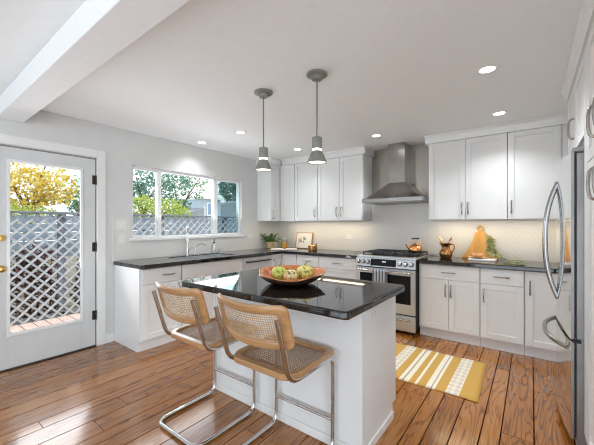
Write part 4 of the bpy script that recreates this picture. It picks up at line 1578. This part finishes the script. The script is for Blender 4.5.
def sprig(name, label, cat, paths, m, leafn, lw, ll, loc):
    t = thing(name, label, cat, loc)
    bs = B()
    bl = B()
    lay = bl.bm.loops.layers.float_color.new('tone')
    for p in paths:
        P = fillet(p, 0.06, 6)
        bs.tube(P, 0.0025, 6)
        for k in range(leafn):
            i = random.randrange(1, len(P))
            q = P[i - 1].lerp(P[i], random.random())
            dd = (P[i] - P[i - 1]).normalized() * 0.6 + Vector((random.uniform(-1, 1), random.uniform(-1, 1), random.uniform(-0.5, 1)))
            dd.y = -abs(dd.y)
            leaf(bl, lay, q, dd, lw * random.uniform(0.7, 1.2), ll * random.uniform(0.7, 1.2), random.random())
    obj('stem', bs, 'stemgreen', t, True)
    obj('leaves', bl, m, t)
    return t


gz = CT1
paths = [[(-0.435 + k * 0.012, 4.405, gz + 0.305 - 0.01 * k), (-0.415 + k * 0.014, 4.355, gz + 0.22), (-0.41 + k * 0.014, 4.315, gz + 0.12), (-0.41 + k * 0.024, 4.29 - k * 0.008, gz + 0.042)] for k in range(5)]
paths += [[(-0.39, 4.36, gz + 0.20), (-0.36, 4.32, gz + 0.12), (-0.31, 4.26, gz + 0.06), (-0.235 + 0.03 * k, 4.16 - 0.03 * k, gz + 0.030)] for k in range(2)]
sprig('eucalyptus_bunch', 'drooping grey-green herb bunch over the white tray and cutting board', 'greenery', paths, 'sage', 46, 0.016, 0.038, (-0.36, 4.28, gz + 0.03))
paths = [[(-0.24, 4.09, gz + 0.008), (-0.15, 4.06, gz + 0.02), (0.0, 4.02, gz + 0.010)], [(-0.25, 4.06, gz + 0.008), (-0.17, 4.0, gz + 0.02), (-0.06, 3.95, gz + 0.010)], [(-0.23, 4.12, gz + 0.008), (-0.12, 4.11, gz + 0.02), (-0.04, 4.09, gz + 0.01)]]
t = sprig('herb_sprig', 'loose green sprig lying flat on the counter right of the tray', 'greenery', paths, 'sage', 34, 0.012, 0.030, (-0.2, 4.05, gz))
for o in t.children:
    for v_ in o.data.vertices:
        v_.co.z = max(v_.co.z, 0.0012)

# ------------------------------------------------------------------ corner still life
# plant
pp = Vector((-3.68, 4.085, CT1 + 0.0005))
t = thing('potted_fern', 'green fern in a woven pot in the counter corner', 'potted plant', tuple(pp))
obj('pot', B().lathe([(0.058, 0), (0.066, 0.005), (0.078, 0.10), (0.080, 0.118), (0.072, 0.118), (0.068, 0.098)], pp, 24), noisy('woven_pot', (0.50, 0.36, 0.18), (0.66, 0.50, 0.28), 60, 0.8, stretch=(1, 1, 3)), t, True)
bl = B(); lay = bl.bm.loops.layers.float_color.new('tone')
bs = B()
rg_ = random.Random(5)
for k in range(30):
    a = rg_.uniform(0, 2 * PI)
    el = rg_.uniform(0.35, 1.25)
    L = rg_.uniform(0.16, 0.26)
    d_ = Vector((math.cos(a) * math.cos(el), math.sin(a) * math.cos(el) * 0.8, math.sin(el)))
    p0 = pp + Vector((math.cos(a) * 0.03, math.sin(a) * 0.03, 0.105))
    P = [p0 + d_ * L * q + Vector((0, 0, -0.075 * q * q * (1.3 - el * 0.6))) for q in [i / 7 for i in range(8)]]
    bs.tube(P, 0.0015, 5)
    for i in range(1, 8):
        for s in (-1, 1):
            w_ = d_.cross(Vector((0, 0, 1))).normalized() * s
            leaf(bl, lay, P[i], w_ * 0.8 + d_ * 0.6 + Vector((0, 0, 0.15)), 0.020, 0.052 * (1.15 - i / 9), rg_.random())
obj('stems', bs, 'stemgreen', t, True)
obj('fronds', bl, 'herb', t)
for o_ in t.children:             # fronds bend along the tiles
    for v_ in o_.data.vertices:
        v_.co.x = max(v_.co.x, XL + 0.0135 - pp.x + 0.002 * (v_.index % 3))
obj('soil', B().lathe([(0.067, 0.096), (0.03, 0.100), (0.001, 0.101)], pp, 20), noisy('soil', (0.03, 0.02, 0.012), (0.06, 0.04, 0.025), 60, 0.95), t)
# jar
jc = Vector((-3.465, 4.215, CT1 + 0.0005))
t = thing('storage_jar', 'clear glass jar with orange contents beside the fern', 'jar', tuple(jc))
obj('jar_glass', B().lathe([(0.048, 0), (0.052, 0.004), (0.052, 0.125), (0.040, 0.145), (0.040, 0.158)], jc, 24), 'glass', t, True)
obj('filling', B().lathe([(0.046, 0.003), (0.0495, 0.006), (0.0495, 0.095), (0.03, 0.102), (0.001, 0.103)], jc, 24), noisy('orange_pasta', (0.75, 0.33, 0.03), (0.88, 0.50, 0.07), 45, 0.6, bump=0.4), t, True)
obj('lid', B().lathe([(0.041, 0.1585), (0.043, 0.16), (0.043, 0.178), (0.012, 0.184), (0.010, 0.198), (0.001, 0.200)], jc, 24), 'steel', t, True)
# open cookbook
kc2 = Vector((-3.29, 3.995, CT1 + 0.0005))
t = thing('open_cookbook', 'open cookbook lying on the inside corner of the worktop', 'book', tuple(kc2))
ang = math.radians(37)
ca, sa = math.cos(ang), math.sin(ang)


def bk(u, v, z):
    return (kc2.x + u * ca - v * sa, kc2.y + u * sa + v * ca, kc2.z + z)


b = B()
lo_ = [bk(u, v, 0) for u, v in ((-0.225, -0.13), (0.225, -0.13), (0.225, 0.13), (-0.225, 0.13))]
hi_ = [(x, y, z + 0.003) for x, y, z in lo_]
b.rings([lo_, hi_])
for f in b.bm.faces: f.smooth = False
obj('cover', b, mat('cookbook_cover', (0.12, 0.10, 0.09), 0.5), t)
for s in (-1, 1):
    b = B()
    R = []
    for i in range(11):
        q = i / 10
        u = s * (0.002 + 0.212 * q)
        h = 0.006 + 0.020 * math.sin(min(1, q * 2.2) * PI / 2) * (1 - 0.45 * q)
        R.append([bk(u, -0.122, 0.0032), bk(u, 0.122, 0.0032), bk(u, 0.122, h), bk(u, -0.122, h)])
    b.rings(R)
    for f in b.bm.faces: f.smooth = False
    obj('pages', b, mat('paper', (0.78, 0.75, 0.69), 0.7) if s < 0 else bpy.data.materials['paper'], t)
# framed print leaning on the tiles
t = thing('framed_print', 'framed botanical print in a thin wood frame leaning on the back tiles', 'picture', (-3.06, 4.36, CT1 + 0.001))
t_off = Vector((-3.06, 4.36, CT1 + 0.001))
W, H = 0.345, 0.285
OFF[t.name] = Vector((0, 0, 0))
b = B()
for q in ((-W / 2, -W / 2 + 0.012, 0, H), (W / 2 - 0.012, W / 2, 0, H), (-W / 2 + 0.012, W / 2 - 0.012, 0, 0.012), (-W / 2 + 0.012, W / 2 - 0.012, H - 0.012, H)):
    b.box(q[0], q[1], -0.009, 0.009, q[2], q[3], 0.002)
obj('frame', b, 'framewood', t)
obj('print', B().box(-W / 2 + 0.011, W / 2 - 0.011, -0.002, 0.006, 0.011, H - 0.011), mat('print_paper', (0.80, 0.79, 0.76), 0.6), t)


def print_art(x0, x1, z0, z1, seed):
    b = B()
    r = random.Random(seed)
    for i in range(16):
        cx, cz = r.uniform(x0, x1), r.uniform(z0, z1)
        R_ = r.uniform(0.010, 0.019)
        n = 7
        f = b.bm.faces.new([b.bm.verts.new((cx + R_ * math.cos(2 * PI * k / n) * r.uniform(0.6, 1), -0.0026 - i * 0.00002, cz + R_ * math.sin(2 * PI * k / n) * r.uniform(0.6, 1))) for k in range(n)])
        f.material_index = i % 4
    return b


ART = [mat('ink_teal', (0.10, 0.17, 0.20), 0.7), mat('ink_blue', (0.22, 0.27, 0.36), 0.7), mat('ink_olive', (0.30, 0.28, 0.12), 0.7), mat('ink_grey', (0.40, 0.42, 0.40), 0.7)]
obj('drawing', print_art(-0.11, -0.055, 0.10, 0.19, 2), ART, t)
obj('drawing', print_art(-0.025, 0.03, 0.095, 0.21, 5), ART, t)
t.location = (-3.185, 4.385, CT1 + 0.003)
t.rotation_euler = (math.radians(-13), 0, math.radians(0))
# small copper pot
cc = Vector((-2.80, 4.12, CT1 + 0.0005))
t = thing('copper_pot', 'small copper sauce pot in front of the framed print', 'pot', tuple(cc))
obj('body', B().lathe([(0.062, 0), (0.070, 0.006), (0.074, 0.04), (0.074, 0.078), (0.077, 0.080), (0.070, 0.080), (0.068, 0.074)], cc, 24), 'oldcopper', t, True)
obj('lid', B().lathe([(0.072, 0.0805), (0.066, 0.087), (0.025, 0.094), (0.007, 0.096), (0.010, 0.106), (0.001, 0.110)], cc, 24), 'copper', t, True)
b = B().tube([cc + Vector((0.062, -0.025, 0.065)), cc + Vector((0.088, -0.033, 0.092)), cc + Vector((0.098, -0.038, 0.122))], 0.008, 8, radii=[0.008, 0.009, 0.011])
obj('handle', b, 'spoonwood', t, True)

# ------------------------------------------------------------------ outdoors
M['grass'] = noisy('yard_soil', (0.10, 0.085, 0.06), (0.16, 0.14, 0.09), 6, 0.95)
o = obj('ground', B().box(-30, XL - 0.14, -12, 30, -0.40, -0.30), 'grass'); o['kind'] = 'structure'
b = B()
rr_ = random.Random(1)
y = -3.0
lay = b.bm.loops.layers.float_color.new('tone')
while y < 7.5:
    b.box(-5.75, XL - 0.135, y, y + 0.134, -0.075, -0.05, 0.003)
    y += 0.142
o = obj('deck', b, noisy('deck_boards', (0.52, 0.40, 0.36), (0.62, 0.50, 0.46), 9, 0.8, stretch=(1, 8, 1))); o['kind'] = 'structure'
obj('deck_joists', B().box(-5.74, XL - 0.14, -2.9, 7.4, -0.29, -0.0755), 'blackmatte')['kind'] = 'structure'

# lattice fence
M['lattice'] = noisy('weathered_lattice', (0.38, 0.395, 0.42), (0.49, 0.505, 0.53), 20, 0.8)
M['fencerail'] = noisy('weathered_rail', (0.12, 0.135, 0.16), (0.18, 0.19, 0.22), 10, 0.8)
FX, FZ0, FZ1, FY0, FY1 = -5.66, -0.045, 1.49, -1.2, 6.6
t = thing('lattice_fence', 'grey wooden diagonal lattice fence along the deck outside', 'fence', (FX, 2.5, -0.05))
pitch = 0.152


def lattice(sign, xoff):
    b = B()
    hw = 0.021
    c0 = FY0 - (FZ1 - FZ0) - 0.2
    c = c0
    while c < FY1 + (FZ1 - FZ0) + 0.2:
        # strip along direction (sign, 1): y = c + sign*(z - FZ0)
        ya, yb_ = c, c + sign * (FZ1 - FZ0)
        za, zb_ = FZ0, FZ1
        # clip in y
        def clipy(y1, z1, y2, z2):
            for lim, low in ((FY0, True), (FY1, False)):
                def inside(y): return y >= lim if low else y <= lim
                if not inside(y1) and not inside(y2): return None
                if inside(y1) != inside(y2):
                    tt = (lim - y1) / (y2 - y1)
                    yi, zi = lim, z1 + tt * (z2 - z1)
                    if inside(y1): y2, z2 = yi, zi
                    else: y1, z1 = yi, zi
            return y1, z1, y2, z2
        r = clipy(ya, za, yb_, zb_)
        if r and abs(r[2] - r[0]) > 0.03:
            y1, z1, y2, z2 = r
            b.prism([(y1 - hw, z1), (y1 + hw, z1), (y2 + hw, z2), (y2 - hw, z2)], 'x', FX + xoff, FX + xoff + 0.008)
        c += pitch
    return b


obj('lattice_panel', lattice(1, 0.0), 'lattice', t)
obj('lattice_panel', lattice(-1, -0.0085), noisy('shaded_lattice', (0.30, 0.32, 0.35), (0.38, 0.40, 0.43), 20, 0.8), t)  # shade on the rear slats is put into this darker colour
obj('top_rail', B().box(FX - 0.05, FX + 0.05, FY0, FY1, FZ1 + 0.0005, FZ1 + 0.035, 0.004), 'fencerail', t)
obj('bottom_rail', B().box(FX - 0.03, FX - 0.0095, FY0, FY1, FZ0, FZ0 + 0.06, 0.003), 'fencerail', t)
for y in (-1.1, 0.35, 1.62, 3.2, 4.75, 6.5):
    obj('fence_post', B().box(FX - 0.10, FX - 0.0095, y - 0.045, y + 0.045, -0.29, FZ1, 0.004), 'fencerail', t)
# solid board fence of the next yard
M['blueboard'] = noisy('blue_grey_boards', (0.15, 0.20, 0.255), (0.25, 0.31, 0.37), 8, 0.85, stretch=(1, 1, 10))
t = thing('board_fence', 'blue-grey horizontal board fence behind the lattice fence', 'fence', (-6.6, 3, -0.3))
b = B()
z = 0.78
while z < 1.45:
    b.box(-6.62, -6.60, -2, 9.5, z, z + 0.13, 0.004)
    z += 0.145
obj('boards', b, 'blueboard', t)
for y in (-1.8, 0.2, 2.2, 4.2, 6.2, 8.2):
    obj('fence_post', B().box(-6.71, -6.622, y - 0.045, y + 0.045, -0.30, 1.44), 'fencerail', t)

M['redbush'] = leafmat('dark_red_leaf', [(0.035, 0.02, 0.02), (0.10, 0.035, 0.035), (0.17, 0.07, 0.06)])


def leafcloud(b, lay, c, r, n, size, rnd, tone=(0, 1)):
    for _ in range(n):
        while True:
            q = Vector((rnd.uniform(-1, 1), rnd.uniform(-1, 1), rnd.uniform(-1, 1)))
            if q.length < 1: break
        q = q.normalized() * (q.length ** 0.6)
        p = Vector(c) + Vector((q.x * r[0], q.y * r[1], q.z * r[2]))
        d_ = Vector((rnd.uniform(-1, 1), rnd.uniform(-1, 1), rnd.uniform(-1, 0.6)))
        leaf(b, lay, p, d_, size * rnd.uniform(0.45, 0.75), size * rnd.uniform(0.7, 1.3), rnd.uniform(*tone))


def plant(name, label, cat, base, trunk, clouds, m, size, seed, group=None):
    t = thing(name, label, cat, base, group)
    rnd = random.Random(seed)
    b = B()
    lay = b.bm.loops.layers.float_color.new('tone')
    bt = B()
    x, y, z = base
    bt.tube([(x, y, z), (x + 0.05, y + 0.03, z + trunk * 0.5), (x, y, z + trunk)], 0.05, 8, radii=[0.09, 0.07, 0.05] if trunk > 1 else [0.03, 0.025, 0.02])
    for c, r, n in clouds:
        bt.tube([(x, y, z + trunk * 0.95), ((x + c[0]) / 2, (y + c[1]) / 2, (z + trunk + c[2]) / 2 + 0.1), c], 0.02, 6, radii=[0.05, 0.03, 0.012] if trunk > 1 else [0.02, 0.015, 0.008])
        leafcloud(b, lay, c, r, n, size, rnd)
    obj('trunk', bt, 'trunk', t, True)
    obj('crown', b, m, t)
    return t


for k, y in enumerate((0.25, 1.30, 2.35, 3.40)):
    plant('red_shrub', ('dark red leafed shrub behind the lattice, at the left edge of the door glass', 'dark red leafed shrub behind the lattice, in the middle of the door glass',
                        'dark red leafed shrub behind the lattice, at the right edge of the door glass', 'dark red leafed shrub behind the lattice, between door and window')[k], 'shrub',
          (-6.15, y, -0.30), 0.5, [((-6.15, y, 0.25), (0.28, 0.46, 0.62), 900), ((-6.2, y + 0.1, 0.7), (0.2, 0.28, 0.32), 220)], 'redbush', 0.09, 20 + k, 'red shrubs behind the lattice')

M['yellow'] = leafmat('autumn_yellow_leaf', [(0.42, 0.33, 0.03), (0.80, 0.56, 0.08), (0.88, 0.72, 0.25), (0.55, 0.58, 0.12)], trans=0.5)
M['green'] = leafmat('mid_green_leaf', [(0.07, 0.17, 0.08), (0.20, 0.36, 0.16), (0.40, 0.55, 0.28)], trans=0.5)
M['lime'] = leafmat('lime_leaf', [(0.25, 0.38, 0.06), (0.48, 0.58, 0.12), (0.66, 0.68, 0.22)], trans=0.5)
M['teal'] = leafmat('blue_green_leaf', [(0.06, 0.17, 0.14), (0.18, 0.34, 0.27), (0.36, 0.52, 0.42)], trans=0.5)
plant('autumn_tree', 'yellow autumn tree seen through the patio door above the fence', 'tree', (-9.2, 2.0, -0.3), 1.9,
      [((-9.0, 1.85, 2.1), (0.5, 0.55, 0.5), 800), ((-9.0, 2.4, 2.2), (0.5, 0.45, 0.4), 560), ((-9.2, 1.5, 2.5), (0.4, 0.5, 0.4), 230), ((-9.2, 2.3, 2.75), (0.4, 0.45, 0.3), 110), ((-9.2, 1.1, 2.0), (0.4, 0.5, 0.5), 600)], 'yellow', 0.10, 31)
plant('green_bush', 'green bush below the yellow tree, seen through the door above the fence', 'shrub', (-8.2, 1.6, -0.3), 1.0,
      [((-8.2, 1.3, 1.50), (0.4, 0.5, 0.32), 700), ((-8.3, 1.9, 1.45), (0.4, 0.5, 0.28), 500)], 'lime', 0.08, 32)
plant('slender_tree', 'thin dark green tree at the right side of the patio door glass', 'tree', (-9.6, 3.1, -0.3), 1.7,
      [((-9.6, 3.05, 2.0), (0.35, 0.28, 0.28), 260), ((-9.6, 3.15, 1.75), (0.3, 0.25, 0.25), 230), ((-9.6, 3.2, 2.5), (0.3, 0.25, 0.2), 60)], 'green', 0.09, 33)
plant('leafy_tree', 'tall green leafy tree in the left pane of the kitchen window', 'tree', (-9.4, 4.7, -0.3), 2.0,
      [((-9.4, 4.5, 2.75), (0.6, 0.75, 0.35), 330), ((-9.4, 5.1, 2.45), (0.5, 0.6, 0.4), 280), ((-9.4, 4.3, 2.2), (0.5, 0.5, 0.35), 420), ((-9.4, 5.7, 2.8), (0.5, 0.6, 0.3), 300)], 'teal', 0.12, 34)
plant('lime_shrub', 'yellow-green bushy shrub above the fence in the left part of the window', 'shrub', (-8.4, 4.3, -0.3), 1.1,
      [((-8.4, 4.2, 1.72), (0.5, 0.55, 0.40), 900), ((-8.4, 4.9, 1.75), (0.4, 0.5, 0.36), 650), ((-8.4, 5.35, 1.6), (0.3, 0.35, 0.25), 260)], 'lime', 0.085, 35)
plant('sparse_tree', 'sparse green tree against the white sky in the middle of the window', 'tree', (-11.5, 7.2, -0.3), 2.1,
      [((-11.5, 7.0, 2.9), (0.6, 0.7, 0.5), 240), ((-11.5, 7.9, 2.75), (0.5, 0.55, 0.35), 130), ((-11.5, 7.1, 2.15), (0.5, 0.6, 0.3), 330), ((-11.5, 8.2, 3.3), (0.5, 0.5, 0.3), 120)], 'green', 0.12, 36)
plant('evergreen_tree', 'dark blue-green tree behind the grey roof in the right pane of the window', 'tree', (-15.5, 14.4, -0.3), 2.8,
      [((-15.5, 13.6, 3.7), (0.9, 0.9, 0.9), 1100), ((-15.5, 14.6, 4.1), (0.9, 1.0, 1.0), 1100), ((-15.5, 15.6, 3.7), (0.9, 0.9, 1.1), 1000)], 'teal', 0.2, 37)

# neighbour house
M['siding'] = noisy('pale_blue_siding', (0.50, 0.60, 0.68), (0.56, 0.66, 0.73), 4, 0.8, stretch=(1, 1, 20))
M['house_pane'] = mat('house_window_glass', (0.20, 0.30, 0.42), 0.15)
M['roof'] = noisy('grey_shingles', (0.20, 0.22, 0.24), (0.32, 0.34, 0.36), 30, 0.9)
t = thing('neighbour_house', 'pale blue neighbour house with grey roof in the right of the window', 'house', (-14, 11, -0.3))
obj('wall', B().box(-14.5, -12.0, 8.75, 9.75, -0.3, 2.50), 'siding', t)
ow = obj('window_frame', B().box(-12.0, -11.96, 8.93, 9.50, 1.75, 2.35), 'trim', t)
obj('pane', B().box(-11.96, -11.955, 8.98, 9.20, 1.80, 2.30), M['house_pane'], ow)
obj('pane', B().box(-11.96, -11.955, 9.24, 9.45, 1.80, 2.30), M['house_pane'], ow)
obj('roof', B().box(-14.6, -11.85, 8.70, 9.80, 2.505, 2.60), 'trim', t)
obj('low_roof', B().prism([(7.2, 1.62), (8.745, 2.10), (8.745, 1.62)], 'x', -14.0, -11.9), 'roof', t)
obj('side_roof', B().prism([(9.805, 1.70), (9.805, 2.30), (12.6, 2.75), (12.6, 1.70)], 'x', -14.5, -12.6), 'roof', t)
obj('side_wall', B().box(-14.4, -12.0, 9.81, 12.6, -0.3, 1.695), 'siding', t)
